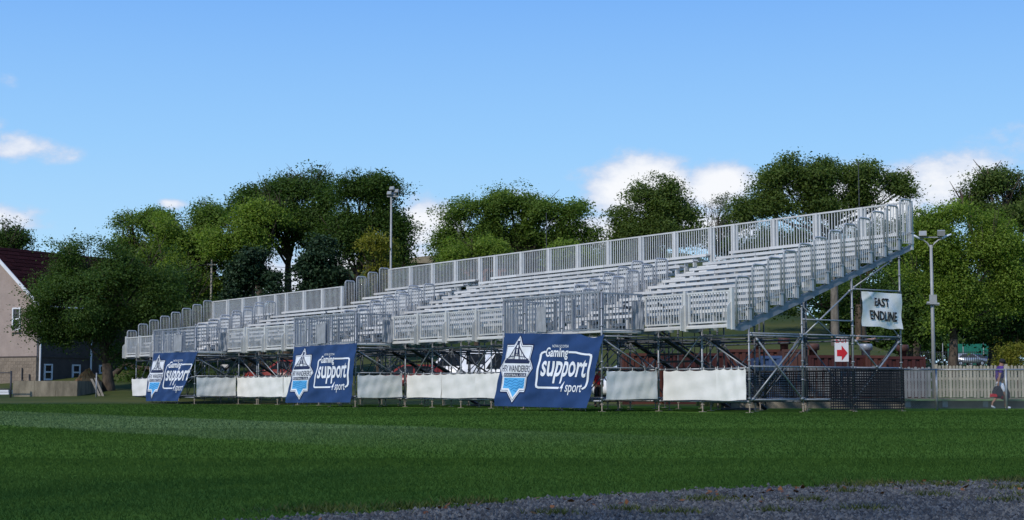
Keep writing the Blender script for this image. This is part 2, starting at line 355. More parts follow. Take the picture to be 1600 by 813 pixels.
# weeds and fallen leaves on the gravel
WEED = leaf_mat('weed_leaf', (.030, .055, .010), (.13, .14, .035), .2)
def weeds():
    g = np.random.default_rng(5); Vs = []; T = []
    spots = [(1.05, 8.25, .10), (2.3, 9.65, .16), (2.05, 9.45, .10), (2.65, 9.55, .08), (.2, 7.35, .07), (1.55, 8.2, .06), (1.7, 7.6, .07), (2.3, 8.6, .07), (.55, 7.6, .05), (2.6, 8.2, .07), (3.0, 9.2, .12), (3.2, 9.9, .14), (2.9, 8.6, .08),
             (-.9, 7.6, .16), (-.2, 8.1, .10), (.75, 7.4, .08), (-.5, 7.75, .12), (1.25, 7.5, .05), (3.3, 10.1, .1), (1.9, 8.9, .05)]
    for (x, y, r) in spots:
        n = int(260 * r / .1)
        px, py = x + g.normal(0, r, n), y + g.normal(0, r * .7, n); a = g.random(n) * 6.28; hh = .012 + .035 * g.random(n); b = g.random(n) * 6.28; wd = .004
        V = np.zeros((n, 3, 3)); V[:, 0] = np.stack([px - np.cos(a) * wd, py - np.sin(a) * wd, np.full(n, .008)], -1); V[:, 1] = np.stack([px + np.cos(a) * wd, py + np.sin(a) * wd, np.full(n, .008)], -1)
        V[:, 2] = np.stack([px + np.cos(b) * .03, py + np.sin(b) * .03, hh + .008], -1); Vs.append(V); T.append(g.random(n))
    return tri_mesh('weeds', np.concatenate(Vs), None, WEED, np.concatenate(T))
link('weeds', weeds(), kind='stuff')['label'] = 'small tufts of weed growing in the gravel'
LEAFD = leaf_mat('dead_leaf', (.10, .035, .012), (.26, .11, .04), .1)
def dead():
    g = np.random.default_rng(9); n = 130; x = -1.3 + 5 * g.random(n); y = np.array([gedge(a) for a in x]) + .05 - np.abs(g.normal(0, .8, n)); ok = y > 6.9; x = x[ok]; y = y[ok]; n = len(x)
    a = g.random(n) * 6.28; s_ = .012 + .016 * g.random(n); c = np.stack([x, y, np.full(n, .022)], -1)
    e1 = np.stack([np.cos(a), np.sin(a), g.normal(0, .4, n)], -1) * s_[:, None]; e2 = np.stack([-np.sin(a), np.cos(a), g.normal(0, .5, n)], -1) * s_[:, None] * .6
    V = np.stack([c - e1, c - e2, c + e1, c + e2], 1); return tri_mesh('fallen_leaves', V, None, LEAFD, g.random(n))
link('fallen_leaves', dead(), kind='stuff')['label'] = 'scattered brown fallen leaves on the gravel'

# ------------------------------------------------------------------ grandstand
M, AI = 1.87, 1.14
def run(t0, spec):
    out = []; t = t0
    for k in spec:
        L = M if k == 'm' else AI; out.append((k, t, L)); t += L
    return out, t
SEC_A, TA = run(0.0, 'mmmm' 'a' 'mmmmmmm' 'a' 'mmmm')
SEC_B, TB = run(TA + .16, 'mmm' 'a' 'mmmm')
D0, RD, RR, ZF = -.56, .578, .215, 2.31
def row(i): return D0 + RD * i, ZF + RR * i
def panel(L, Hh, gap=.115, ma=None):
    ma = ma or ALU
    f = MB(); b = MB(); r = .022
    f.box((-.05, -.025, 0), (-.10, .025, Hh)); f.box((-L + .05, -.025, 0), (-L + .10, .025, Hh))
    f.box((-.103, -.022, 0), (-L + .103, .022, .045)); f.box((-.0, -.03, Hh + .002), (-L, .03, Hh + .05))
    n = int((L - .22) / gap)
    for i in range(1, n):
        x = -.1 - (L - .2) * i / n; b.box((x - .011, -.011, .045), (x + .011, .011, Hh))
    return f.mesh('guard_panel', ma), b.mesh('balusters', ma)
def put_panel(o, pm, t, d, z):
    p = sp_(o, 'guard_panel', pm[0], t, d, z); link('balusters', pm[1], p, kind='stuff')
PAN_F = panel(M - .14, .80); PAN_R = panel(M - .12, 1.10); PAN_RA = panel(AI - .12, 1.10)
def post_mesh(h, plate=True):
    m = MB(); m.box((-.05, -.05, 0), (.05, .05, h))
    if plate: m.prism([(-.052, .02), (-.19, .02), (-.19, h * .55), (-.052, h * .68)], 0, -.012, .012)
    return m.mesh('guard_post', ALU)
POST_F = post_mesh(1.10); POST_R = post_mesh(1.42, False)
def hoop_mesh(h, wd=.47, bars=5):
    m = MB(); r = .10; pts = [(0, 0, 0), (0, 0, h - r)]
    for k in range(1, 6): a = PI - PI / 2 * k / 5; pts.append((0, r + r * math.cos(a), h - r + r * math.sin(a)))
    for k in range(1, 6): a = PI / 2 - PI / 2 * k / 5; pts.append((0, wd - r + r * math.cos(a), h - r + r * math.sin(a)))
    pts.append((0, wd, .16)); m.tube(pts, .029, 8)
    m.tube([(0, 0, .16), (0, wd, .16)], .014, 6)
    me = m.mesh('hoop_rail', ALUH, True)
    b = MB()
    for i in range(1, bars + 1): y = wd * i / (bars + 1); b.tube([(0, y, .16), (0, y, h - .012)], .010, 5)
    s_ = MB(); s_.box((-.035, wd - .045, .15), (.035, wd + .045, .47)); s_.box((-.05, wd - .075, .473), (.05, wd + .075, .50))
    return me, b.mesh('balusters', ALU), s_.mesh('sleeve', ALUH)
HOOP = hoop_mesh(1.43); HOOP0 = hoop_mesh(1.30); HOOPA = hoop_mesh(1.12)
def put_hoop(o, hm, t, d, z):
    p = sp_(o, 'hoop_rail', hm[0], t, d, z); link('balusters', hm[1], p, kind='stuff'); link('sleeve', hm[2], p)
def plank(L, dp, th):
    m = MB(); m.box((0, 0, 0), (-L, dp, th)); m.box((0, -.004, -.042), (-L, .02, th - .004)); m.box((0, dp - .02, -.03), (-L, dp + .004, th - .004)); return m.mesh('plank', ALU2)
SEAT = plank(M - .015, .25, .045); FOOT = plank(M - .008, .27, .04); FOOTA = plank(AI - .008, .40, .04); NOSE = plank(AI - .008, .22, .035)
def bracket():
    m = MB(); m.box((-.03, .03, 0), (.03, .20, .36)); m.box((-.035, -.05, -.10), (.035, .26, 0)); return m.mesh('seat_bracket', ALU)
BRK = bracket()
def stringer(rows):
    m = MB(); dl = rows * RD; zr = rows * RR
    prof = [(-.02, .03), (-.02, -.13), (.35, -.15), (dl, zr - .25), (dl + .02, zr - .09), (.02, -.03)]
    m.prism(prof, 0, -.022, .022)
    m.prism([(p[0], p[1]) for p in [(.05, -.035), (dl - .02, zr - .10), (dl - .02, zr - .115), (.05, -.05)]], 0, -.045, .045)
    return m.mesh('stringer', ALUS)
STR = {12: stringer(12), 8: stringer(8)}
def fascia(L): m = MB(); m.box((-.03, -.03, -.055), (-L + .03, .02, .0)); return m.mesh('front_beam', ALU)
FAS = {M: fascia(M), AI: fascia(AI)}
LAND = [(2 * M, 4 * M + AI), (2 * M + AI + 7 * M + 0 * M - 0, 0), (0, 0)]
LAND = [(SEC_A[2][1], SEC_A[5][1]), (SEC_A[10][1], SEC_A[13][1]), (SEC_B[1][1], SEC_B[4][1])]
def in_land(t): return any(a - .05 < t < b - .05 for a, b in LAND)
def build_section(label, sec, rows, tend, hoop_rows_left, right_rows):
    o = sthing('grandstand', label, 'grandstand', (sec[0][1] + tend) / 2, 2.5, 2.1, 'sections of the aluminium grandstand')
    bounds = [t for _, t, _ in sec] + [tend]
    for t in bounds: sp_(o, 'stringer', STR[rows], t, D0, ZF)
    dR, zR = row(rows); zR -= RR
    for k, t, L in sec:
        sp_(o, 'front_beam', FAS[L], t, D0, ZF)
        if not in_land(t):
            put_panel(o, PAN_F, t + .07, D0, ZF + .08); sp_(o, 'guard_post', POST_F, t + .02, D0, ZF - .12)
        put_panel(o, PAN_R if k == 'm' else PAN_RA, t + .06, dR, zR + .24); sp_(o, 'guard_post', POST_R, t, dR, zR - .03)
        for i in range(rows):
            d, z = row(i)
            if k == 'm':
                sp_(o, 'footboard', FOOT, t + .004, d, z); 
                if i < rows - 0: sp_(o, 'seat_plank', SEAT, t + .008, d + .33, z + 2 * RR)
            else:
                sp_(o, 'aisle_tread', FOOTA, t + .004, d, z); sp_(o, 'aisle_nosing', NOSE, t + .004, d + .33, z + .107)
    sp_(o, 'guard_post', POST_R, tend, dR, zR - .03); sp_(o, 'guard_post', POST_F, tend - .04, D0, ZF - .12)
    # seat brackets of a whole row are joined: too small to pick apart
    for i in range(rows):
        d, z = row(i); m = MB()
        for k, t, L in sec:
            if k == 'm':
                for q in (.28, 1.22):
                    x = -(t - sec[0][1]) - q - .22 * (i % 3); m.box((x - .03, .33 + .06, .04), (x + .03, .33 + .20, .425)); m.box((x - .03, -.004 + .30, -.10), (x + .03, .56, -.002))
        sp_(o, 'seat_brackets', m.mesh('seat_brackets', ALU), sec[0][1], d, z, kind='stuff')
    for i in hoop_rows_left:
        d, z = row(i); put_hoop(o, HOOP if i else HOOP0, tend + .05, d + .08, z - .02)
    for i in right_rows:
        d, z = row(i); put_hoop(o, HOOP if i else HOOP0, sec[0][1] - .06, d + .08, z - .02)
    for k, t, L in sec:
        if k == 'a':
            for i in range(1, 7):
                d, z = row(i); put_hoop(o, HOOPA, t - .03, d + .08, z + .04); put_hoop(o, HOOPA, t + L + .03, d + .08, z + .04)
    return o
GA = build_section('long tall silver bleacher section of twelve rows, its open end to the right', SEC_A, 12, TA, range(8, 12), range(12))
GB = build_section('lower silver bleacher section of eight rows at the far left end', SEC_B, 8, TB, range(8), [])

# ------------------------------------------------------------------ scaffold
def jack():
    m = MB(); m.tube([(0, 0, 0), (0, 0, .27)], .019, 6); m.box((-.075, -.075, -.002), (.075, .075, .012)); m.tube([(-.07, 0, .2), (.07, 0, .2)], .012, 5); m.tube([(0, 0, .19), (0, 0, .23)], .033, 8); return m.mesh('base_jack', RUST)
JACK = jack()
CACHE = {}
def seg(kind, a, b, r, m):
    key = (kind, round(a.x - b.x, 3), round(a.y - b.y, 3), round(a.z - b.z, 3), r, m.name)
    if key not in CACHE:
        q = MB(); q.tube([(0, 0, 0), tuple(b - a)], r, 8)
        if kind == 'standard':
            z = .15
            while z < (b - a).z: q.tube([(0, 0, z), (0, 0, z + .035)], r * 1.75, 8); z += .5
        else:
            dd = (b - a).normalized(); q.tube([tuple(dd * .03), tuple(dd * .10)], r * 1.5, 6); q.tube([tuple((b - a) - dd * .03), tuple((b - a) - dd * .10)], r * 1.5, 6)
        CACHE[key] = q.mesh(kind, m, True)
    return CACHE[key]
def member(o, kind, p, q, r=.024, m=None):
    a, b = Vector((-p[0], p[1], p[2])), Vector((-q[0], q[1], q[2]))
    return sp_(o, kind, seg(kind, a, b, r, m or GALV), *p)
def ztop(d): return ZF - .20 + .372 * (d - D0)
ZL = (.30, 1.18, 2.06); DB = 1.95
def scaffold(label, sec, tend, nd_, right_end):
    o = sthing('scaffold', label, 'scaffold', (sec[0][1] + tend) / 2, 2.0, 0, 'scaffold frames under the stand')
    ts = [t for _, t, _ in sec] + [tend]
    for j in range(nd_):
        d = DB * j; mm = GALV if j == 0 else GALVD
        for i, t in enumerate(ts):
            near = right_end and i == 0
            zt = ztop(d)
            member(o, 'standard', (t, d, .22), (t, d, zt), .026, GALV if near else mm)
            sp_(o, 'base_jack', JACK, t, d, .01)
            if j < nd_ - 1:
                for z in ((.30, 1.18, 2.06) if near else (.30, 2.06)):
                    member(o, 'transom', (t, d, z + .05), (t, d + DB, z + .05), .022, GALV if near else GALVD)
            if i < len(ts) - 1:
                for z in (ZL if j == 0 else (.30, 2.06)):
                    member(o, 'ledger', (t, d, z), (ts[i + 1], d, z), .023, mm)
                if j in (0, 2) or i % 3 == 0:
                    up = (i + j) % 2 == 0; za, zb = (1.18, 2.06) if j == 0 else (.3, 2.06)
                    a = (t + .05, d - .03, za if up else zb); b = (ts[i + 1] - .05 - .75 * (j == 0) * (not up), d - .03, zb if up else za)
                    member(o, 'brace', a, b, .020, GALV if j == 0 else GALVD)
            if j < nd_ - 1 and not near and i % 2 == 0:
                member(o, 'brace', (t, d + .05, .3), (t, d + DB - .05, 2.0), .020, GALVD)
    return o
SA = scaffold('galvanised tube scaffold under the tall bleacher section', SEC_A, TA, 4, True)
SB = scaffold('shorter galvanised scaffold under the low bleacher section at left', SEC_B, TB, 3, False)
for a, b in [((0, .08, .33), (0, DB - .05, 2.02)), ((-.04, .22, 1.98), (-.04, DB - .03, .33)), ((0, DB + .06, 2.08), (0, 2 * DB - .04, 3.40)), ((0, 2 * DB + .05, .33), (0, 3 * DB - .05, 2.0)),
             ((-.04, 2 * DB + .05, 2.0), (-.04, 3 * DB - 1.0, 1.22)), ((0, 2 * DB + .05, 3.45), (0, 3 * DB - .3, 4.3)), ((.6, DB + .35, 3.1), (.6, 2 * DB - .03, 2.05)), ((0, 3 * DB - .05, 2.1), (0, 3 * DB - .6, 2.6))]:
    member(SA, 'brace', a, b, .024, GALV)
for z, a, b in [(2.52, DB, 2 * DB), (3.42, 2 * DB, 3 * DB), (2.05, 0, DB)]: member(SA, 'transom', (-.03, a, z), (-.03, b, z), .022, GALV)

# landings with their own scaffold, in front of the aisles
LD = -2.03
pm_cache = {}
def pcached(L, Hh, gap=.10):
    k = (round(L, 2), Hh)
    if k not in pm_cache: pm_cache[k] = panel(L, Hh, .125, GALV)
    return pm_cache[k]
def side_panel(L, Hh):
    f = MB(); b = MB()
    for y in (.03, L - .03): f.box((-.025, y - .025, 0), (.025, y + .025, Hh))
    f.box((-.02, .055, 0), (.02, L - .055, .045)); f.box((-.03, 0, Hh + .002), (.03, L, Hh + .045))
    n = int(L / .11)
    for i in range(1, n): y = L * i / n; b.box((-.011, y - .011, .045), (.011, y + .011, Hh))
    return f.mesh('guard_panel', GALV), b.mesh('balusters', GALV)
SIDEP = side_panel(1.40, 1.0)
def landing(label, t0, t1):
    o = sthing('access_landing', label, 'landing', (t0 + t1) / 2, LD + .7, 0, 'access landings on the front of the stand')
    m = MB(); m.box((-.0, LD, -.05), (-(t1 - t0), D0 - .06, 0)); sp_(o, 'deck', m.mesh('deck', ALU2), t0, 0, ZF - .06)
    L = t1 - t0; w1 = M
    for a, l in ((t0, M), (t0 + M, M), (t0 + 2 * M, AI)):
        pm = pcached(l - .04, 1.03); p = sp_(o, 'guard_panel', pm[0], a + .02, LD, ZF - .04); link('balusters', pm[1], p, kind='stuff')
    for t in (t0, t1):
        p = sp_(o, 'guard_panel', SIDEP[0], t, LD + .03, ZF - .04); link('balusters', SIDEP[1], p, kind='stuff')
    for t in (t0, t0 + M, t0 + 2 * M, t1):
        member(o, 'standard', (t, LD, .22), (t, LD, 3.45 if t == t0 else 3.30), .026, GALV); sp_(o, 'base_jack', JACK, t, LD, .01)
        for z in ZL: member(o, 'transom', (t, LD, z + .04), (t, 0, z + .04), .022, GALV)
    for a, b in ((t0, t0 + M), (t0 + M, t0 + 2 * M), (t0 + 2 * M, t1)):
        for z in ZL: member(o, 'ledger', (a, LD, z), (b, LD, z), .023, GALV)
    member(o, 'brace', (t0 - .03, LD + .05, 2.0), (t0 - .03, -.5, 1.22), .022, GALV)
    member(o, 'brace', (t0 + .6, LD + .4, 2.0), (t0 + .6, 0, 1.0), .022, GALVD)
    for q in (.55, 1.0): 
        f = MB(); f.box((-.04, -.04, 0), (.04, .04, .9)); sp_(o, 'gate_post', f.mesh('gate_post', GALV), t0 + M * q + .4, LD + .07, ZF - .02)
    return o
landing('steel access landing nearest the camera, above the rightmost blue banner', *LAND[0])
landing('steel access landing above the middle blue banner', *LAND[1])
landing('steel access landing at the far left above the smallest blue banner', *LAND[2])

# stairs climbing forward under each landing
def stair(label, t):
    o = sthing('staircase', label, 'staircase', t, 2.2, 0, 'steel staircases under the stand')
    n = 11; wd = 1.55
    tr = MB(); tr.box((0, 0, -.03), (-wd, .27, 0)); tr.box((0, -.004, -.06), (-wd, .02, -.002)); TM = tr.mesh('tread', GALVD)
    for i in range(n):
        z = 2.25 - .2 * (i + 1) + .02; sp_(o, 'tread', TM, t, -.1 + .36 * (i + 1), z)
    for q in (0, wd):
        s_ = MB(); s_.tube([(0, 0, 2.2), (0, .36 * n + .2, .05)], .07, 4); sp_(o, 'stair_stringer', s_.mesh('stair_stringer', DARKST), t + q, .1, 0)
        h = MB(); h.tube([(0, 0, 3.1), (0, .36 * n + .2, .95)], .03, 6)
        for k in range(10): y = (.36 * n + .2) * k / 9; z = 2.2 - 2.15 * k / 9; h.tube([(0, y, z), (0, y, z + .9)], .014, 5)
        sp_(o, 'handrail', h.mesh('handrail', DARKST), t + q, .1, 0)
for lb, (a, b) in zip(('dark steel staircase under the landing nearest the camera', 'dark steel staircase under the middle landing', 'dark steel staircase under the far left landing'), LAND): stair(lb, a + .15)

# ------------------------------------------------------------------ cloth: banners, tarps
def lerp4(c, u, v): return (c[0] * (1 - u) + c[1] * u) * (1 - v) + (c[3] * (1 - u) + c[2] * u) * v     # TL TR BR BL
class Cloth:
    def __init__(s, corners, normal, fold): s.c = [Vector(p) for p in corners]; s.n = Vector(normal); s.fold = fold
    def P(s, u, v, off=0.0):
        p = lerp4(s.c, u, v); dz, dn = s.fold(u, v); return p + s.n * (dn + off) + Vector((0, 0, dz))
    def grid(s, nx, ny, name, m, shape=None):
        V = [s.P(i / nx, j / ny) for j in range(ny + 1) for i in range(nx + 1)]; f = [(j * (nx + 1) + i, j * (nx + 1) + i + 1, (j + 1) * (nx + 1) + i + 1, (j + 1) * (nx + 1) + i) for j in range(ny) for i in range(nx)]
        me = bpy.data.meshes.new(name); me.from_pydata(V, [], f); me.materials.append(m); me.polygons.foreach_set('use_smooth', [True] * len(f)); return me
    def flat(s, verts, faces, name, m, off):
        bm = bmesh.new(); bv = [bm.verts.new((x, y, 0)) for x, y in verts]
        for f in faces:
            ts = [f] if len(f) == 3 else [tuple(f[i] for i in t) for t in tessellate_polygon([[Vector((verts[i][0], verts[i][1], 0)) for i in f]])]
            for t in ts:
                try: bm.faces.new([bv[i] for i in t])
                except ValueError: pass
        bmesh.ops.triangulate(bm, faces=bm.faces)
        for _ in range(7):
            lg = [e for e in bm.edges if e.calc_length() > .024]
            if not lg: break
            bmesh.ops.subdivide_edges(bm, edges=lg, cuts=1); bmesh.ops.triangulate(bm, faces=bm.faces)
        for v in bm.verts: v.co = s.P(v.co.x, v.co.y, off)
        me = bpy.data.meshes.new(name); bm.to_mesh(me); bm.free(); me.materials.append(m); return me
TXT = {}
def text_geo(body, bold):
    if (body, bold) in TXT: return TXT[(body, bold)]
    cu = bpy.data.curves.new('lettering', 'FONT'); cu.body = body; cu.offset = bold; cu.resolution_u = 3; cu.fill_mode = 'FRONT'
    if bold < 0: cu.offset = 0
    o = bpy.data.objects.new('lettering', cu); C.objects.link(o); dg = bpy.context.evaluated_depsgraph_get()
    me = bpy.data.meshes.new_from_object(o.evaluated_get(dg)); vs = np.array([v.co[:] for v in me.vertices]); fs = [tuple(p.vertices) for p in me.polygons]
    bpy.data.objects.remove(o); bpy.data.curves.remove(cu); bpy.data.meshes.remove(me)
    lo, hi = vs.min(0), vs.max(0); n = (vs - lo)[:, :2] / (hi - lo)[:2]; TXT[(body, bold)] = (n, fs); return n, fs
def put_text(cl, par, body, u0, v0, u1, v1, m, bold=.02, off=.012, slant=0.0, name='lettering'):
    n, fs = text_geo(body, bold); vs = [(u0 + (u1 - u0) * x + slant * (y - .5), v1 + (v0 - v1) * y) for x, y in n]
    link(name, cl.flat(vs, fs, name, m, off), par)
def poly(cl, par, pts, m, off, name): link(name, cl.flat(pts, [tuple(range(len(pts)))], name, m, off), par)
def stroke(cl, par, pts, wd, m, off, name, asp=1.0):
    vs = []; fs = []
    for (a, b) in zip(pts[:-1], pts[1:]):
        dx, dy = (b[0] - a[0]) * asp, b[1] - a[1]; l = math.hypot(dx, dy) or 1; nx, ny = -dy / l * wd / 2 / asp, dx / l * wd / 2; ex, ey = dx / l * wd * .3 / asp, dy / l * wd * .3
        k = len(vs); vs += [(a[0] + nx - ex, a[1] + ny - ey), (b[0] + nx + ex, b[1] + ny + ey), (b[0] - nx + ex, b[1] - ny + ey), (a[0] - nx - ex, a[1] - ny - ey)]; fs.append((k, k + 1, k + 2, k + 3))
    return vs, fs
STAR = [(0, 1), (.24, .72), (.72, .72), (.72, .30), (1, .02), (.72, -.24), (.72, -.68), (.34, -.68), (0, -1), (-.34, -.68), (-.72, -.68), (-.72, -.24), (-1, .02), (-.72, .30), (-.72, .72), (-.24, .72)]
def banner(label, px, seed, ue=1.0, sag=0.0):
    d = LD - .08
    cs = [on_d(x, y, d) for x, y in px]; tb, zb = cs[3][0], cs[3][2]
    o = sthing('banner', label, 'banner', (cs[2][0] + cs[3][0]) / 2, d, cs[3][2], 'blue advertising banners hung from the landings'); b = B0[o.name]
    co = [(-(t - b[0]), 0 if i < 2 else -.14, z - b[2]) for i, (t, _, z) in enumerate(cs)]
    g = random.Random(seed); ph = [g.random() * 6.28 for _ in range(8)]
    def fold(u, v):
        a = .030 * math.sin(u * 17 + v * 5 + ph[0]) + .022 * math.sin(u * 9 - v * 8 + ph[1]) + .012 * math.sin(u * 31 + v * 3 + ph[2]) + .010 * math.sin((u + v) * 24 + ph[3])
        a += .035 * math.exp(-((u - 1 + .45 * v) / .07) ** 2) * (1 - v) + .03 * math.exp(-((u - .72 + .25 * v) / .05) ** 2) * (1 - v)
        a += .028 * math.exp(-((u - .42 + .30 * (v - .2)) / .06) ** 2) * (v) - .02 * math.exp(-((v - .9 + .2 * u) / .05) ** 2)
        dz = -sag * max(0, 1 - v) ** 2 * max(0, math.sin(PI * min(1, max(0, (u - .78) / .22)))) - .012 * abs(math.sin(u * PI * 7)) * (1 - v) ** 4
        return dz, -.85 * a - .04
    cl = Cloth(co, (0, -1, 0), lambda u, v: (fold(u, v)[0], fold(u, v)[1] + .04))
    link('cloth', cl.grid(64, 44, 'cloth', NAVY), o)
    tc_ = MB()
    for k in range(9):
        for v, s_ in ((.012, 1), (.988, -1)):
            p = cl.P(.02 + .96 * k / 8, v, .006); tc_.tube([tuple(p), tuple(p + Vector((0, .05, .10 * s_)))], .004, 5)
    link('tie_cords', tc_.mesh('tie_cords', GALV), o, kind='stuff')
    # crest
    cu, cv, hu, hv = .185, .49, .185, .455; asp = 1.28
    T = lambda p, k=1.0: (cu + p[0] * hu * k * ue, cv - p[1] * hv * k)
    poly(cl, o, [T(p, 1.06) for p in STAR], PRINTN, .010, 'crest_border'); poly(cl, o, [T(p, 1.0) for p in STAR], PRINTW, .015, 'crest_star')
    poly(cl, o, [T(p, .955) for p in STAR], PRINTN, .018, 'crest_line'); poly(cl, o, [T(p, .93) for p in STAR], PRINTW, .021, 'crest_field')
    poly(cl, o, [T(p) for p in [(-.60, -.26), (.60, -.26), (.60, -.58), (.26, -.58), (0, -.84), (-.26, -.58), (-.60, -.58)]], PRINTB, .024, 'crest_water')
    poly(cl, o, [T(p) for p in [(-.72, .24), (-.60, .30), (.60, .30), (.72, .24), (.72, .17), (-.72, .17)]], PRINTN, .024, 'crest_bar')
    poly(cl, o, [T(p) for p in [(-.66, -.12), (.66, -.12), (.64, -.235), (-.64, -.235)]], PRINTN, .024, 'crest_bar')
    vs, fs = [], []
    def ad(pts, wd):
        a, b_ = stroke(cl, o, [T(p) for p in pts], wd, PRINTN, 0, '', asp); k = len(vs); vs.extend(a); fs.extend(tuple(i + k for i in f) for f in b_)
    for s_ in (-1, 1):
        ad([(s_ * x, .30 + .52 * (1 - x / .62) ** 1.8) for x in [.62, .52, .42, .32, .22, .12, .03]], .012)
        ad([(s_ * .14, .30), (s_ * .04, .84)], .014); ad([(s_ * .05, .62), (s_ * .05, .40)], .010)
        for x in (.22, .32, .42): ad([(s_ * x, .30), (s_ * x, .30 + .52 * (1 - x / .62) ** 1.8)], .005)
    ad([(-.12, .46), (.12, .46)], .012); ad([(-.08, .62), (.08, .62)], .012); ad([(0, .84), (0, .74)], .02)
    ad([(-.45, .36), (0, .40), (.45, .36)], .010)
    link('crest_bridge', cl.flat(vs, fs, 'crest_bridge', PRINTN, .025), o)
    vs, fs = [], []
    for q in range(-1, 7):
        pts = []
        for k in range(9):
            x = -.56 + .14 * k; y = -.30 - .085 * q - .05 * (k % 2) + .02 * k
            pts.append((x, y))
        run_ = []
        for p in pts:
            ok = abs(p[0]) < .58 and -.57 < p[1] < -.27 or (abs(p[0]) < .24 + (p[1] + .58) * .9 and -.82 < p[1] <= -.57)
            if ok: run_.append(p)
            else:
                if len(run_) > 1: ad(run_, .010)
                run_ = []
        if len(run_) > 1: ad(run_, .010)
    link('crest_waves', cl.flat(vs, fs, 'crest_waves', mat_wave, .027), o)
    put_text(cl, o, 'HFX WANDERERS', cu - .155 * ue, cv - .052, cu + .155 * ue, cv + .040, PRINTN, .012, .026, name='crest_lettering')
    put_text(cl, o, 'FOOTBALL CLUB', cu - .11 * ue, cv + .066, cu + .11 * ue, cv + .098, PRINTW, .005, .030, name='crest_lettering')
    # lettering and its rounded frame
    X = lambda u: min(.992, .43 + (u - .43) * (1 + (ue - 1) * 2.0))
    if ue == 1.0: X = lambda u: u
    l, r_, t_, b_ = .425, X(.94), .25, .735; rr = .03
    pts = [(.475, t_), (l + rr, t_), (l + .008, t_ + .015), (l, t_ + rr * 1.3)] + [(l + .012 * k / 4, t_ + rr * 1.3 + (b_ - t_ - 2.6 * rr) * k / 4) for k in range(1, 5)] + [(l + .018, b_ - .012), (l + .04, b_)] + [(l + .04 + (X(.68) - l - .04) * k / 5, b_) for k in range(1, 6)]
    a, f_ = stroke(cl, o, pts, .026, PRINTW, 0, '', asp); link('lettering_frame', cl.flat(a, f_, 'lettering_frame', PRINTW, .012), o)
    if ue == 1.0: pts = [(X(.70) + (r_ - rr - X(.70)) * k / 4, t_) for k in range(5)] + [(r_ - .006, t_ + .014), (r_, t_ + rr * 1.3)] + [(r_, t_ + rr * 1.3 + (b_ - t_ - 2.6 * rr) * k / 4) for k in range(1, 5)] + [(r_ - .008, b_ - .015), (r_ - .03, b_ + .002)]
    else: pts = [(X(.70) + (.965 - X(.70)) * k / 4, t_) for k in range(5)] + [(.985, t_ + .02), (.988, t_ + .10)]
    a, f_ = stroke(cl, o, pts, .026, PRINTW, 0, '', asp)
    link('lettering_frame', cl.flat(a, f_, 'lettering_frame', PRINTW, .012), o)
    put_text(cl, o, 'NOVA SCOTIA', .535, .150, X(.685), .188, PRINTW, .004)
    put_text(cl, o, 'Gaming', .472, .185, X(.69), .355, PRINTW, .022)
    put_text(cl, o, 'support', .465, .325, X(.915), .675, PRINTW, .018)
    put_text(cl, o, '4 sport', X(.70), .645, X(.90), .83, PRINTW, .006)
    return o
mat_wave = mat('dark_blue_print', (.03, .20, .50), .55, 0, .05, 3)
banner('large blue banner nearest the camera with white crest and slogan, torn corner sagging', [(789, 520.5), (943, 522), (923, 638), (779, 634.5)], 1, 1.0, .10)
banner('middle blue banner between two rows of white tarps', [(460, 542), (557, 536), (552, 629), (453, 629.5)], 2)
banner('small far blue banner at left with its right edge slanting inward', [(239, 552), (308.5, 549.5), (284, 627), (232, 627)], 3, 1.08)

def tarp(label, corners, along, seed, m=WHITE, group='white tarps tied along the scaffold', fold_amp=.019, name='tarp', out=1):
    # corners in (t, d, z): TL TR BR BL
    b = ((corners[0][0] + corners[1][0]) / 2, (corners[0][1] + corners[1][1]) / 2, corners[3][2])
    o = sthing(name, label, 'tarp', *b, group)
    g = random.Random(seed); ph = [g.random() * 6.28 for _ in range(6)]
    co = [(-(t - b[0]), d - b[1], z - b[2]) for t, d, z in corners]
    nrm = (0, -1, 0) if along == 't' else (1, 0, 0)
    def fold(u, v):
        a = fold_amp * (math.sin(u * 7 + v * 2 + ph[0]) + .7 * math.sin(u * 15 - v * 4 + ph[1]) + .5 * math.sin(u * 5 + v * 11 + ph[2]) + .35 * math.sin(u * 33 + ph[3] + v * 6))
        return -.032 * abs(math.sin(u * PI * 4)) * (1 - v) ** 3 - .0 + .012 * math.sin(u * 5 + ph[5]) * v, a * .6 + .03
    cl = Cloth(co, nrm, fold); me = cl.grid(36, 20, 'tarp', m); ob = link('sheet', me, o)
    e = MB()
    for k in range(5):
        p = cl.P(k / 4 * .94 + .03, .015, .004); e.tube([p, p + Vector((0, .03 if along == 't' else 0, .09))], .006, 5)
    link('tie_cords', e.mesh('tie_cords', WHITE), o, kind='stuff'); return o, cl
def front_tarp(label, x0, x1, ytl, ytr, ybr, ybl, seed):
    d = -.045 - .028 * (seed % 2); return tarp(label, [on_d(x0, ytl, d), on_d(x1, ytr, d), on_d(x1, ybr, d), on_d(x0, ybl, d)], 't', seed)
front_tarp('white tarp on the front scaffold at its right end, beside the open end braces', 1120.5, 1167, 576.5, 577, 625.5, 626, 1)
front_tarp('wider white tarp second from the right end of the front scaffold', 1038, 1122, 579.5, 577.5, 626, 625, 2)
front_tarp('white tarp half hidden behind the left edge of the largest blue banner', 744, 786, 583.5, 582.5, 622.5, 622, 3)
front_tarp('white tarp in the middle of the three between the two larger banners', 689, 745.5, 584.5, 583.5, 622, 622, 4)
front_tarp('white tarp leftmost of the three, beside a narrow dark gap', 636.5, 690, 586, 584.5, 621.5, 621.5, 5)
front_tarp('narrow white tarp touching the left edge of the middle blue banner', 442, 456, 588.7, 588.2, 620.5, 620, 6)
front_tarp('white tarp between the narrow one and the leftmost one by the middle banner', 405, 443, 589, 588.7, 620, 620, 7)
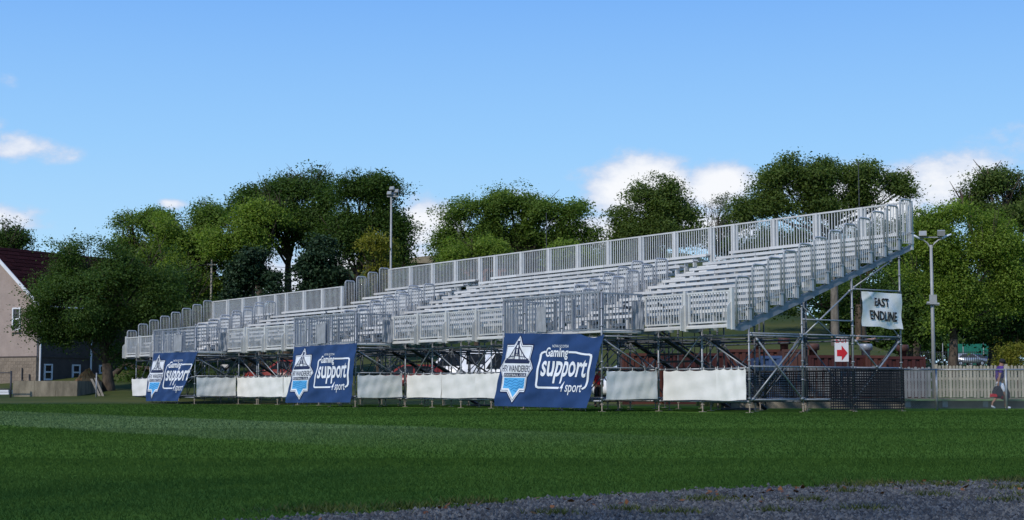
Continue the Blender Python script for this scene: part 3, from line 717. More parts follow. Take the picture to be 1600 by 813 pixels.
front_tarp('white tarp starting beside the dark post right of the grey side tarp', 371.5, 406, 589.5, 589, 620, 620, 8)
front_tarp('small white tarp left of the smallest blue banner', 207, 240, 592, 591, 618, 618.5, 9)
def side_tarp(label, t, x0, x1, yt, yb, seed):
    tt = t - .05; return tarp(label, [on_t(x0, yt[0], tt), on_t(x1, yt[1], tt), on_t(x1, yb[1], tt), on_t(x0, yb[0], tt)], 'd', seed)
side_tarp('shaded grey white tarp on the side of the nearest landing', LAND[0][0], 946.5, 1026.5, (579.5, 579), (624, 624), 11)
side_tarp('shaded grey white tarp on the side of the middle landing', LAND[1][0], 558, 628, (586, 585.5), (621.5, 621), 12)
side_tarp('shaded grey white tarp on the side of the far left landing', LAND[2][0], 306.5, 368, (589.5, 589.5), (619, 618.5), 13)
def grey_sheet(label, t, d0, d1, z0, z1, seed): tarp(label, [(t, d0, z1), (t, d1, z1), (t, d1, z0), (t, d0, z0)], 'd', seed, GREYT, 'grey sheets tied to the guards', .03, 'grey_sheet')
grey_sheet('grey sheet wrapped over the guard corner of the nearest landing', LAND[0][0] - .06, -1.02, -.58, 2.30, 3.12, 21)
grey_sheet('grey sheet wrapped over the guard corner of the middle landing', LAND[1][0] - .06, -1.02, -.58, 2.30, 3.12, 22)
grey_sheet('grey sheet wrapped over the guard corner of the far left landing', LAND[2][0] - .06, -1.02, -.58, 2.30, 3.12, 23)
def grey_board(label, t0, t1, seed): tarp(label, [(t1, LD - .04, 3.05), (t0, LD - .04, 3.05), (t0, LD - .04, 2.30), (t1, LD - .04, 2.30)], 't', seed, GREYT, 'grey sheets on the landing fronts', .015, 'grey_sheet')
grey_board('narrow grey sheet on the front guard of the nearest landing', LAND[0][0] + 2.55, LAND[0][0] + 3.05, 31)
grey_board('narrow grey sheet on the front guard of the middle landing', LAND[1][0] + 2.2, LAND[1][0] + 2.9, 32)
grey_board('narrow grey sheet on the front guard of the far left landing', LAND[2][0] + 1.4, LAND[2][0] + 2.3, 33)
# white banner with lettering on the open end
te = -.07
cs = [on_t(1345, 455.5, te), on_t(1407.5, 459.5, te), on_t(1409.5, 514, te), on_t(1347, 509, te)]
b = ((cs[0][0]), (cs[0][1] + cs[1][1]) / 2, cs[3][2])
o = sthing('banner', 'white EAST ENDLINE banner hung on the open end of the scaffold', 'banner', *b)
co = [(-(t - b[0]), d - b[1], z - b[2]) for t, d, z in cs]
def ef(u, v): return .03 * math.sin(u * 6) * v * (1 - u) - .03 * abs(math.sin(u * 6.5 + .4)) * v ** 6, .02 * math.sin(u * 8 + v * 5) + .015 * math.sin(u * 17 - v * 9) + .015 * math.exp(-((u + v - .3) / .07) ** 2) + .02 * math.exp(-((u - v * .8 - .1) / .05) ** 2) + .02
cl = Cloth(co, (1, 0, 0), ef); link('cloth', cl.grid(40, 30, 'cloth', WHITE), o)
put_text(cl, o, 'EAST', .31, .16, .66, .41, BLACKP, .030, .022); put_text(cl, o, 'ENDLINE', .20, .54, .86, .81, BLACKP, .030, .022)
# black netting round the open end
def net(label, a, b, z0, z1, gap, kh, kv):
    # a, b: (t, d) of the two ends
    o = sthing('safety_net', label, 'netting', a[0], a[1], z0, 'black netting at the open end')
    e = Vector((-(b[0] - a[0]), b[1] - a[1], 0)); L = e.length; e /= L; nn = Vector((-e.y, e.x, 0)) * .002; m = MB(); z = 0
    def q(p, s_, h): m.add([tuple(p - nn), tuple(p + e * s_ - nn), tuple(p + e * s_ - nn + Vector((0, 0, h))), tuple(p - nn + Vector((0, 0, h))), tuple(p + nn), tuple(p + e * s_ + nn), tuple(p + e * s_ + nn + Vector((0, 0, h))), tuple(p + nn + Vector((0, 0, h)))], [(0, 1, 2, 3), (7, 6, 5, 4), (0, 3, 7, 4), (1, 5, 6, 2), (3, 2, 6, 7), (0, 4, 5, 1)])
    while z < z1 - z0: q(Vector((0, 0, z)), L, gap * kh); z += gap
    y = 0
    while y < L: q(e * y + nn * 2.5, gap * kv, z1 - z0); y += gap * 1.25
    link('mesh', m.mesh('mesh', NETM), o)
    r = MB(); r.tube([(0, 0, z1 - z0), tuple(e * L + Vector((0, 0, z1 - z0)))], .022, 6); link('top_rope', r.mesh('top_rope', DARKST), o)
net('see through black netting along the back of the scaffold behind the end braces', (-.05, 3 * DB + .06), (9.3, 3 * DB + .06), .25, 1.19, .075, .42, .40)
net('dense black netting on the far half of the open end', (-.05, 2 * DB - .95), (-.05, 3 * DB + .05), .06, 1.19, .075, .44, .42)
# ------------------------------------------------------------------ more is appended below
BARKM = mat('grey_bark', (.17, .15, .125), .9, 0, .3, 5, .6, 18, .1, stretch=(1, 1, .3))
# ------------------------------------------------------------------ trees
def foliage(ells, n, leaf, seed, gap=.0, clump=22, csize=.42, flat=.6):
    # ells (k,6): centre and radii of the crown's masses; twig clumps fill their outer part, with gaps between boughs
    g = np.random.default_rng(seed); Bs = np.array(ells, float); wgt = Bs[:, 3] * Bs[:, 5]; wgt /= wgt.sum()
    nc = max(8, int(n / clump)); bi = g.choice(len(Bs), nc * 4, p=wgt); d = g.normal(size=(nc * 4, 3)); d /= np.linalg.norm(d, axis=1)[:, None]
    r = np.clip(g.random(nc * 4) ** .45 * (1 + .10 * g.normal(size=nc * 4)), 0, 1.18)
    pw = g.random((4, len(Bs))) * 6.28; th = np.arctan2(d[:, 2], d[:, 0])
    r = r * (.94 + .13 * np.sin(3 * th + pw[0][bi]) + .10 * np.sin(7 * th + pw[1][bi] + 2 * d[:, 1]) + .07 * np.sin(13 * th + pw[2][bi]))
    cc = Bs[bi, :3] + d * r[:, None] * Bs[bi, 3:]
    # boughs: a smooth 3-D wave field splits the mass into leafy layers with air between
    ph = g.random(9) * 6.28; s = 2.1
    nc3 = len(cc); fld = np.sin(cc[:, 0] * s + ph[0] + 1.3 * np.sin(cc[:, 2] * 1.1 + ph[3])) + np.sin(cc[:, 1] * s + ph[1]) + .85 * np.sin(cc[:, 2] * s * 1.2 + ph[2] + 1.1 * np.sin(cc[:, 0] * .9 + ph[4]))
    fld += .8 * np.sin(cc[:, 0] * 4.7 + ph[5]) * np.sin(cc[:, 2] * 5.1 + ph[6])
    keep = np.flatnonzero(fld + .6 * g.normal(size=len(fld)) > .38 + gap)[:nc]; cc, d, bi, fld = cc[keep], d[keep], bi[keep], fld[keep]; nc = len(cc)
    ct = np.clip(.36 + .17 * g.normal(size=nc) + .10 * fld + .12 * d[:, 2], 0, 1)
    k = np.repeat(np.arange(nc), clump); m = len(k); cs = csize * (.6 + .8 * g.random(nc))
    off = g.normal(size=(m, 3)) * cs[k][:, None] * np.array([1.0, 1.0, .45]); p = cc[k] + off; p[:, 2] -= .12 * (off[:, 0] ** 2 + off[:, 1] ** 2) / csize
    nrm = g.normal(size=(m, 3)) * .55 + d[k] * .35 + np.array([0, 0, flat]); nrm /= np.linalg.norm(nrm, axis=1)[:, None]
    a = np.cross(nrm, g.normal(size=(m, 3))); a /= np.linalg.norm(a, axis=1)[:, None] + 1e-9; b = np.cross(nrm, a)
    s_ = (leaf * (.5 + .7 * g.random(m)) * (.7 + .6 * g.random(nc))[k])[:, None]; bend = nrm * s_ * .25
    V = np.stack([p - a * s_, p - b * s_ * .6 + bend, p + a * s_, p + b * s_ * .6 + bend], 1)
    return V, np.clip(ct[k] + .12 * g.normal(size=m), 0, 1)
def tree(name, label, base, D, ells, n, leaf, lm, seed, trunk=.35, bark=None, group='trees behind the stand', hole=0.0, limbs=12, trunk_top=None, depth=.75, csize=None):
    # ells: ellipses (x, y, rx, ry) of the crown's masses, as the photo shows them, at distance D
    g = random.Random(seed); ppm = F / D
    bx, bz = base; root = Vector((bx, D, bz)); blobs = []; big = []
    for (x, y, rx, ry) in ells:
        c = W(x, y, D) - root; RX, RZ = rx / ppm, ry / ppm; big.append((c, RX, RZ))
        blobs.append((c.x, g.uniform(-.5, .5) * RX, c.z, RX * .97, RX * depth, RZ * .97))
    V, T = foliage(blobs, int(n * 1.5), leaf * .40, seed, hole, csize=csize or leaf * 1.7)
    o = thing(name, label, 'tree', root, 0, group)
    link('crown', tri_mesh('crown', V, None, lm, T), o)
    m = MB(); zt = max(c.z for c, _, _ in big) if trunk_top is None else trunk_top
    cx = sum(c.x for c, _, _ in big) / len(big); zs = min(c.z - rz * .6 for c, _, rz in big)
    top = Vector((cx, 0, zt * .85)); fork = Vector((cx * .25, 0, max(1.2, zs * .75)))
    m.tube([(0, 0, -.4), (0, 0, .3), tuple(fork * .6), tuple(fork)], trunk * 1.15, 9, trunk * .72)
    m.tube([tuple(fork), tuple(fork.lerp(top, .5) + Vector((g.uniform(-.3, .3), 0, 0))), tuple(top)], trunk * .7, 7, trunk * .08)
    for _ in range(limbs):
        c, RX, RZ = g.choice(big); e = c + Vector((g.uniform(-.7, .7) * RX, g.uniform(-.4, .4) * RX, g.uniform(-.2, .7) * RZ)); s_ = fork.lerp(top, g.uniform(0, .55)); mid = s_.lerp(e, .5) + Vector((g.uniform(-.3, .3), 0, -(e - s_).length * .06))
        m.tube([tuple(s_), tuple(mid), tuple(e)], trunk * .34, 6, trunk * .05)
        for _ in range(4):
            e2 = e + Vector((g.uniform(-.6, .6) * RX, g.uniform(-.5, .5) * RX, g.uniform(0, .6) * RZ)); m.tube([tuple(mid.lerp(e, g.uniform(.1, .9))), tuple(e2)], trunk * .10, 4, trunk * .02)
    link('trunk', m.mesh('trunk', bark or BARK, True), o)
    return o
def tz(x, D): return float(terrain(np.array(x), np.array(float(D))))
def gx_(px, D): return (px - CX) / F * D * 1.0
def T(name, label, px, D, *a, **k): x = gx_(px, D); return tree(name, label, (x, tz(x, D) - .1), D, *a, **k)
T('maple_tree', 'broad dark green tree in front of the house, beside the left end of the stand', 172, 84, [(140, 470, 95, 62), (95, 425, 52, 42), (205, 430, 85, 62), (95, 490, 68, 45), (150, 410, 75, 45), (240, 480, 60, 55), (125, 522, 60, 26), (205, 528, 60, 42)], 62000, .17, LF_DARK, 1, .34, depth=.7)
T('leafy_tree', 'tall narrow topped green tree above the dark broad tree at left', 215, 112, [(200, 345, 32, 22), (225, 380, 60, 45), (250, 345, 38, 20), (265, 420, 60, 50)], 26000, .25, LF_MID, 2, .4)
T('ash_tree', 'yellow green tree with a few orange leaves near the left skyline', 270, 106, [(262, 352, 38, 22), (300, 380, 48, 40), (280, 430, 60, 50)], 20000, .23, LF_LIT, 3, .4)
T('leafy_tree', 'mid green tree just left of the tallest dark tree', 335, 108, [(335, 340, 42, 32), (320, 385, 50, 45), (350, 420, 60, 50)], 22000, .23, LF_MID, 4, .4)
T('leafy_tree', 'bright green leaning tree in front of the tallest dark tree', 410, 100, [(385, 360, 58, 42), (350, 375, 45, 30), (420, 330, 40, 35)], 20000, .21, LF_LIT, 5, .3)
T('elm_tree', 'tallest dark spreading tree with forked trunk at the left skyline', 450, 104, [(475, 285, 48, 32), (410, 300, 46, 26), (455, 340, 85, 55), (500, 345, 60, 60), (400, 335, 40, 35)], 46000, .23, LF_DARK, 6, .32, limbs=22)
T('elm_tree', 'tall dark tree behind the tall floodlight pole', 545, 100, [(560, 290, 42, 30), (600, 300, 38, 32), (580, 345, 70, 45), (625, 375, 32, 38), (545, 370, 50, 45), (600, 395, 50, 25)], 40000, .22, LF_DARK, 7, .32, limbs=16)
def conifer(label, px, D, x0, x1, y0, y1, seed):
    x = gx_(px, D); ppm = F / D; g = np.random.default_rng(seed); hgt = (y1 - y0) / ppm; wd = (x1 - x0) / ppm / 2; zt = W(px, y0, D).z; zb = tz(x, D); bl = []
    for k in range(12):
        f = k / 11; zc = zt - zb - f * hgt; r = wd * (.22 + .78 * f ** .7)
        for q in range(4 + int(6 * f)):
            a = g.random() * 6.28; rr = r * (.35 + .5 * g.random()); bl.append((rr * math.cos(a), rr * math.sin(a), zc + g.normal(0, hgt * .02), r * .34, r * .34, hgt * .05))
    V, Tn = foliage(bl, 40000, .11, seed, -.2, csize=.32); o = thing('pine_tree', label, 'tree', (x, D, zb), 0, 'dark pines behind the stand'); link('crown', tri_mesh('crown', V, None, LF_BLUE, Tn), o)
    m = MB(); m.tube([(0, 0, -.3), (0, 0, zt - zb)], .3, 7, .05); link('trunk', m.mesh('trunk', BARK, True), o)
conifer('dark blue green pine left of the tall pole, nearer the utility pole', 395, 94, 318, 476, 392, 525, 21)
conifer('dark blue green pine just left of the floodlight pole', 505, 94, 436, 582, 378, 515, 22)
conifer('dark small pine in front of the round crowned tree in the middle', 835, 122, 795, 880, 352, 470, 23)
conifer('dark small pine left of the round crowned trees bright shrubs', 690, 124, 660, 760, 395, 470, 24)
T('ash_tree', 'small yellowing tree beside the tall floodlight pole', 592, 93, [(590, 385, 24, 22), (585, 415, 28, 28)], 6000, .2, LF_YEL, 8, .15)
T('leafy_tree', 'wide round crowned tree behind the middle of the stand', 810, 118, [(800, 320, 62, 32), (740, 345, 58, 40), (860, 345, 55, 38), (800, 365, 85, 40), (705, 380, 32, 30), (910, 375, 34, 38), (905, 325, 20, 14)], 46000, .25, LF_MID, 9, .55, limbs=14)
T('leafy_shrub', 'bright green low tree in front of the round crowned tree', 745, 112, [(735, 385, 42, 28), (780, 395, 35, 22), (720, 405, 35, 22)], 12000, .22, LF_LIT, 10, .2)
T('leafy_shrub', 'bright green low tree right of the small pine in the middle', 900, 112, [(880, 392, 32, 22), (915, 400, 26, 26)], 9000, .22, LF_LIT, 11, .2)
T('linden_tree', 'dense dark rounded tree right of the middle against the white cloud', 1020, 118, [(1025, 300, 46, 30), (1055, 325, 36, 34), (990, 345, 42, 34), (1030, 350, 58, 36), (1070, 360, 24, 24), (985, 385, 40, 30)], 46000, .25, LF_MAPLE, 12, .5)
T('birch_tree', 'thin grey sparse tree between the dark rounded tree and the spreading tree', 1120, 120, [(1122, 325, 30, 22), (1125, 355, 32, 26)], 2600, .2, LF_GREY, 13, .16, limbs=22, hole=.2)
T('elm_tree', 'large flat topped spreading tree above the right end of the stand', 1305, 104, [(1255, 268, 55, 30), (1205, 295, 48, 32), (1335, 275, 55, 26), (1390, 280, 34, 24), (1270, 310, 75, 34), (1175, 330, 38, 28), (1350, 300, 45, 24), (1412, 298, 16, 16)], 40000, .24, LF_MAPLE, 14, .30, bark=BARKM, limbs=18, hole=.1)
T('elm_tree', 'dark trunked tree behind the pale trunk seen under the high end of the stand', 1345, 122, [(1340, 400, 80, 60), (1400, 380, 60, 50), (1280, 430, 50, 40)], 20000, .28, LF_DARK, 15, .5)
T('maple_tree', 'bright sunlit maple behind the double armed lamp post', 1487, 78, [(1480, 350, 60, 38), (1540, 375, 62, 45), (1450, 410, 55, 50), (1510, 430, 75, 55), (1580, 430, 50, 60), (1435, 345, 22, 26), (1465, 480, 35, 40), (1500, 495, 18, 24)], 60000, .17, LF_LIT, 16, .28, bark=BARK)
T('linden_tree', 'dark dense tree rising above the sunlit maple at the right edge', 1556, 96, [(1550, 285, 42, 32), (1520, 310, 34, 28), (1590, 300, 34, 40), (1570, 340, 62, 45), (1600, 430, 60, 70)], 36000, .22, LF_MAPLE, 17, .65)
T('linden_tree', 'shady tree with a dark trunk left of the lamp post', 1425, 92, [(1425, 420, 50, 70), (1410, 480, 45, 40), (1530, 470, 60, 50)], 24000, .22, LF_DARK, 18, .4)
T('leafy_shrub', 'yellow green bush above the picket fence at the right edge', 1588, 64, [(1590, 555, 30, 32), (1575, 575, 22, 20), (1612, 545, 25, 35)], 9000, .11, LF_YEL, 19, .06, trunk_top=1.5)
T('leafy_tree', 'dark tree behind the maroon roof at the left edge', 15, 130, [(15, 372, 32, 26), (-20, 368, 35, 32)], 9000, .26, LF_DARK, 20, .4)
# lower growth that closes the view between the trunks
for i, (px, D, es, lm, lab) in enumerate([
    (250, 100, [(255, 470, 55, 60), (300, 450, 45, 50), (310, 500, 60, 50)], LF_DARK, 'low dark thicket behind the left hoops of the stand'),
    (170, 92, [(250, 592, 50, 33), (300, 590, 60, 40)], LF_DARK, 'low dark bushes behind the left end of the stand'),
    (1520, 238, [(1490, 480, 110, 70), (1590, 490, 70, 80), (1440, 460, 60, 60), (1450, 520, 80, 45), (1540, 520, 90, 45)], LF_DARK, 'dark wooded mass behind the trees at the right edge'),
    (1300, 114, [(1225, 465, 60, 30), (1310, 458, 60, 38), (1390, 445, 60, 55)], LF_DARK, 'dark low foliage behind the pale trunk under the high end of the stand'),
    (1390, 165, [(1380, 500, 80, 50), (1340, 480, 60, 40)], LF_DARK, 'dark trees along the foot of the slope behind the white lettered banner'),
    (1420, 88, [(1418, 505, 42, 42), (1440, 470, 50, 50)], LF_DARK, 'dark low foliage left of the lamp post, above the red container'),
    (1545, 94, [(1540, 495, 60, 40), (1590, 500, 40, 50)], LF_DARK, 'dark low foliage above the parked cars at right'),
    (640, 128, [(640, 440, 45, 22), (600, 455, 45, 30)], LF_DARK, 'low dark thicket behind the highest left hoops'),
    (950, 130, [(940, 400, 55, 30), (1000, 400, 60, 30), (900, 425, 60, 25)], LF_DARK, 'low dark thicket under the dark rounded tree'),
    (1130, 132, [(1130, 385, 60, 26), (1190, 375, 55, 30), (1240, 375, 50, 35)], LF_DARK, 'low dark thicket under the left of the spreading tree')]):
    T('thicket', lab, px, D, es, 9500 if D < 140 else 15000, .27 if D < 140 else .27 * D / 62, lm, 40 + i, .2, group='thickets behind the stand', hole=0.0 if D < 140 else -.9)

# unseen trees added behind the camera to shade the gravel and near grass
for i, (x, y, h, lab) in enumerate([(-27, -5, 19, 'leftmost'), (-20, -4.5, 20.5, 'second from left'), (-13, -5, 19.5, 'third from left'), (-6.5, -5.5, 20, 'fourth from left'), (.5, -6.5, 18.5, 'fifth from left'), (7, -7, 17, 'rightmost')]):
    bl = [(0, 0, h - 3, 3.4, 3.0, 3.2), (-2.2, .3, h * .62, 3.2, 2.6, 3.4), (2.2, -.3, h * .66, 3.2, 2.6, 3.4), (0, .2, h * .42, 3.9, 2.8, 3.0)]
    Vt, Tt = foliage(bl, 1500, .17, 70 + i, -.9, clump=6, csize=.9); o = thing('shade_tree', lab + ' of the unseen leafy trees added for foreground shade', 'tree', (x, y, 0), 0, 'unseen trees added for foreground shade')
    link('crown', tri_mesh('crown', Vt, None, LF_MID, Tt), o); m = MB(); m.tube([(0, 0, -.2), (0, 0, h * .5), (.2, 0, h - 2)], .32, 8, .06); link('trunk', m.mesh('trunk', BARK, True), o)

# ------------------------------------------------------------------ house
def house():
    D = 96.0; a = R(-30)        # gable faces the pitch, long side recedes right
    c0 = W(56, 600, D); org = Vector((c0.x, D, 0)); o = thing('house', 'beige gabled house with maroon roof and grey side wing, left edge', 'house', org, a)
    gw = 8.2; eh = H + (HZ - 468) * D / F - .1; rise = 3.35; ln = 20.0; sb = 2.65
    m = MB(); m.prism([(0, sb), (-gw, sb), (-gw, eh), (-gw / 2, eh + rise), (0, eh)], 1, 0, .3); link('gable_wall', m.mesh('gable_wall', STUC), o)
    m = MB(); m.box((.03, -.04, 0), (-gw, .3, sb - .003)); base = link('wall', m.mesh('wall', STONE), o)
    bk = MB(); bk.box((0, -.012, 0), (-.385, 0, .185)); BM_ = bk.mesh('block', STONE)
    for j in range(13):
        for i in range(8):
            x = .02 - .4 * i - (.2 if j % 2 else 0)
            link('block', BM_, base, (x - .01, -.042, .2 * j + .01))
    m = MB(); m.box((0, .302, 0), (-.3, ln, eh)); sd_ = link('wall', m.mesh('wall', GREYW), o)
    m = MB(); m.box((.05, .25, sb), (-.02, ln, sb + .10)); m.box((-gw, -.06, sb), (.05, -.01, sb + .08)); link('string_course', m.mesh('string_course', GREYW), o)
    # roof planes
    sl = rise / (gw / 2); ov = .45
    m = MB(); m.prism([(ov, eh - ov * sl), (-gw / 2, eh + rise), (-gw / 2, eh + rise + .22), (ov, eh - ov * sl + .22)], 1, -.35, ln + .4); m.prism([(-gw - ov, eh - ov * sl), (-gw - ov, eh - ov * sl + .22), (-gw / 2 - .003, eh + rise + .22), (-gw / 2 - .003, eh + rise)], 1, -.35, ln + .4)
    rf = link('roof', m.mesh('roof', ROOF), o)
    # courses of shingles, each row a strip lying proud of the roof
    st = MB(); L = math.hypot(gw / 2 + ov, (gw / 2 + ov) * sl); nrow = 26
    ux, uz = -(1 / math.hypot(1, sl)), sl / math.hypot(1, sl); nx, nz = -uz, -ux
    rg = random.Random(4)
    sh = MB(); sh.add([(0, 0, .012), (0, .95, .012), (ux * .30, .95, uz * .30 + .004), (ux * .30, 0, uz * .30 + .004)], [(0, 1, 2, 3)])
    SHM = sh.mesh('shingle', ROOF)
    for j in range(14):
        for i in range(20):
            s_ = L * (j + .1) / 14 ; y = -.3 + 1.0 * i + (.5 if j % 2 else 0)
            link('shingle', SHM, rf, (ov + ux * s_ + nx * -.0, y, eh - ov * sl + .23 + uz * s_ + .01 + rg.random() * .012))
    m = MB(); m.prism([(ov + .02, eh - ov * sl - .06), (-gw / 2, eh + rise - .06), (-gw / 2, eh + rise + .2), (ov + .02, eh - ov * sl + .2)], 1, -.42, -.353); link('rake_board', m.mesh('rake_board', TRIM), o)
    m = MB(); m.tube([(ov + .06, -.4, eh - ov * sl + .02), (ov + .06, ln, eh - ov * sl + .02)], .07, 6); link('gutter', m.mesh('gutter', TRIM), o)
    def window(par, face, u, z, wd, ht):
        m = MB(); g = MB(); t = .09
        def bx(mm, a0, a1, z0, z1, p0, p1):
            if face == 'g': mm.box((a0, -p1, z0), (a1, -p0, z1))
            else: mm.box((p0, a0, z0), (p1, a1, z1))
        for (a0, a1, z0, z1) in [(u, u + t, z, z + ht), (u + wd - t, u + wd, z, z + ht), (u + t, u + wd - t, z, z + t), (u + t, u + wd - t, z + ht - t, z + ht), (u + t, u + wd - t, z + ht / 2 - t / 2, z + ht / 2 + t / 2)]: bx(m, a0, a1, z0, z1, .002, .09)
        wn = link('window', m.mesh('window', TRIM), o); bx(g, u + t, u + wd - t, z + t, z + ht - t, .004, .03); link('pane', g.mesh('pane', GLASS), wn)
        s_ = MB(); bx(s_, u - .05, u + wd + .05, z - .12, z - .003, .002, .14); link('sill', s_.mesh('sill', STUC), wn)
    k = D / F; zz = lambda y: H + (HZ - y) * k
    window(o, 'g', -2.16, zz(516), .72, zz(480) - zz(516))
    for u in (.6, 2.95, 5.3, 7.65): window(o, 's', u, zz(594), .68, 1.0)
    for y in (.2, 4.5):
        m = MB(); m.tube([(.10, y, eh - .6), (.10, y, .1)], .06, 6); link('downspout', m.mesh('downspout', TRIM), o)
    m = MB(); m.box((-gw / 2 - .27, 6.3, eh + rise - .5), (-gw / 2 + .27, 6.9, eh + rise + .62)); m.box((-gw / 2 - .32, 6.25, eh + rise + .623), (-gw / 2 + .32, 6.95, eh + rise + .74)); link('chimney', m.mesh('chimney', STONE), o)
    for x in (-1.1, -.45):
        m = MB(); m.tube([(x, -.12, 1.25), (x, -.12, 2.0 if x < -1 else 1.6)], .045, 6); m.tube([(x, -.12, 1.25), (x + .1, -.12, 1.2)], .045, 6); link('wall_pipe', m.mesh('wall_pipe', DARKST), o)
house()
# concrete wall, dirt, gate, planks
Dw = 79.0; wl = W(20, 600, Dw); wr = W(121, 600, Dw); zt = H + (HZ - 595.5) * Dw / F
o = thing('concrete_wall', 'low stained concrete wall in front of the house', 'wall', (wl.x, Dw, 0))
L = wr.x - wl.x
for i in range(3):
    m = MB(); m.box((L * i / 3 + .006, 0, -.1), (L * (i + 1) / 3 - .006, .25, zt)); link('wall_panel', m.mesh('wall_panel', CONC), o)
m = MB(); m.box((L - .25, .253, -.1), (L, 5.2, zt - .003)); link('wall_return', m.mesh('wall_return', CONC), o)
def mound(name, label, c, rx, ry, h, m, seed):
    g = np.random.default_rng(seed); n, k = 40, 14; V = [(0, 0, h)]; f = []; ph = g.random(6) * 6.28
    for j in range(1, k + 1):
        for i in range(n):
            a = 2 * PI * i / n; r = j / k; q = 1 + .12 * math.sin(3 * a + ph[0]) + .07 * math.sin(5 * a + ph[1])
            z = h * (1 - r) ** 1.0 * (1 + .15 * math.sin(4 * a + ph[2]) * r) + .06 * g.normal() * (1 - r); V.append((rx * r * q * math.cos(a), ry * r * q * math.sin(a), max(z, -.02)))
    for i in range(n): f.append((0, 1 + i, 1 + (i + 1) % n))
    for j in range(k - 1):
        for i in range(n): a = 1 + j * n; f.append((a + i, a + n + i, a + n + (i + 1) % n, a + (i + 1) % n))
    me = bpy.data.meshes.new(name); me.from_pydata(V, [], f); me.materials.append(m); thing(name, label, 'dirt', c, 0, None, me)
p = W(136, 600, 85.5); mound('dirt_pile', 'brown heap of earth behind the concrete wall', (p.x, 85.5, 0), 1.9, 1.3, H + (HZ - 577) * 86 / F, DIRT, 3)
for i, (x, y0, x1, lab) in enumerate([(141, 592, 158, 'grey plank leaning beside the concrete wall, nearest the wall'), (147, 591, 163, 'grey plank leaning beside the tree trunk, furthest from the wall')]):
    a = W(x, y0, 79.6); b = W(x1, 629, 78.6); m = MB(); dv = Vector((b.x - a.x, b.y - a.y, -a.z)); q = Vector((.12, .02, 0))
    m.add([(0, 0, 0), tuple(q), tuple(q + dv), tuple(dv), (0, .05, 0), tuple(q + Vector((0, .05, 0))), tuple(q + dv + Vector((0, .05, 0))), tuple(dv + Vector((0, .05, 0)))], [(0, 1, 2, 3), (7, 6, 5, 4), (0, 4, 5, 1), (1, 5, 6, 2), (2, 6, 7, 3), (3, 7, 4, 0)])
    thing('plank', lab, 'plank', a, 0, 'planks leaning at the wall', m.mesh('plank', CURB))
p = W(150, 625, 77.6); m = MB(); m.tube([(0, 0, 0), (0, 0, H + (HZ - 583) * 77.6 / F)], .035, 6); thing('metal_post', 'thin grey post standing in the grass beside the concrete wall', 'post', (p.x, 77.6, 0), 0, None, m.mesh('metal_post', GALV, True))
p = W(-12, 625, 78); x1 = W(17, 600, 78).x - p.x; o = thing('metal_gate', 'dark metal gate beside the concrete wall at the left edge', 'gate', (p.x, 78, 0))
h = H + (HZ - 583) * 78 / F; m = MB(); m.tube([(x1, 0, 0), (x1, 0, h + .1)], .05, 6); link('gate_post', m.mesh('gate_post', DARKST, True), o)
m = MB()
for z in (.15, h * .45, h): m.tube([(0, 0, z), (x1, 0, z)], .03, 6)
m.tube([(0, 0, .15), (0, 0, h)], .03, 6); link('gate_frame', m.mesh('gate_frame', DARKST, True), o)
p = W(-5, 600, 82); o = thing('timber_stack', 'stack of white boards behind the dark gate', 'boards', (p.x, 82, 0))
bm_ = MB(); bm_.box((-.6, 0, 0), (.62, 1.0, .11)); BD = bm_.mesh('board', TRIM)
for i in range(5): link('board', BD, o, (.02 * (i % 2), 0, .13 * i))

# ------------------------------------------------------------------ lamp posts, poles, wires
def flood(o, p, yaw, s=1.0, name='floodlight'):
    m = MB(); m.box((-.28 * s, -.12 * s, -.2 * s), (.28 * s, .16 * s, .2 * s)); f = link(name, m.mesh(name, POLEM), o, p, yaw); f.rotation_euler = (R(-20), 0, yaw)
    g = MB(); g.box((-.24 * s, -.14 * s, -.16 * s), (.24 * s, -.122 * s, .16 * s)); link('lens', g.mesh('lens', FLENS), f)
D = 92; p = W(611, 600, D); x = gx_(610, D); zb = tz(x, D); zt = W(611, 308, D).z - zb; o = thing('floodlight_pole', 'tall grey pole with clustered floodlights in front of the dark tree', 'light pole', (x, D, zb))
m = MB(); m.tube([(0, 0, 0), (0, 0, zt)], .08, 10, .055); link('pole', m.mesh('pole', POLEM, True), o)
m = MB(); m.tube([(-.25, 0, zt + .02), (.45, 0, zt + .02)], .05, 6); link('crossbar', m.mesh('crossbar', POLEM), o)
for q in ((-.1, -.1, zt + .22), (.32, -.1, zt + .34), (.12, .12, zt + .18), (.05, -.12, zt + .5)): flood(o, q, R(-25), .5)
D = 57; x = gx_(1457.5, D); zt = W(1455, 383, D).z; o = thing('lamp_post', 'concrete lamp post with two curved arms and two floodlights at right', 'lamp post', (x, D, 0))
m = MB(); m.tube([(0, 0, 0), (0, 0, zt)], .082, 10, .048); link('pole', m.mesh('pole', POLEM, True), o)
for s_ in (-1, 1):
    m = MB(); m.tube([(0, 0, zt - .25)] + [(s_ * (.56 * (1 - math.cos(t * 1.4))), 0, zt - .25 + .50 * math.sin(t * 1.4)) for t in (.25, .5, .75, 1)], .03, 6); a = link('arm', m.mesh('arm', POLEM, True), o)
    m = MB(); m.tube([(s_ * .42, 0, zt + .23), (s_ * .58, 0, zt + .33), (s_ * .76, 0, zt + .40)], .05, 8, .03); link('lamp_head', m.mesh('lamp_head', LENS, True), a)
m = MB(); m.tube([(-.4, 0, zt + .28), (.4, 0, zt + .28)], .025, 6); link('crossbar', m.mesh('crossbar', POLEM), o)
flood(o, (-.32, -.1, zt + .40), R(-15), .48); flood(o, (.36, -.1, zt + .44), R(170), .48)
m = MB(); m.box((-.13, -.16, zt - 2.2), (.13, -.08, zt - 1.85)); m.tube([(-.22, -.1, zt - 2.15), (.22, -.1, zt - 2.2)], .06, 6); link('bracket_box', m.mesh('bracket_box', POLEM), o)
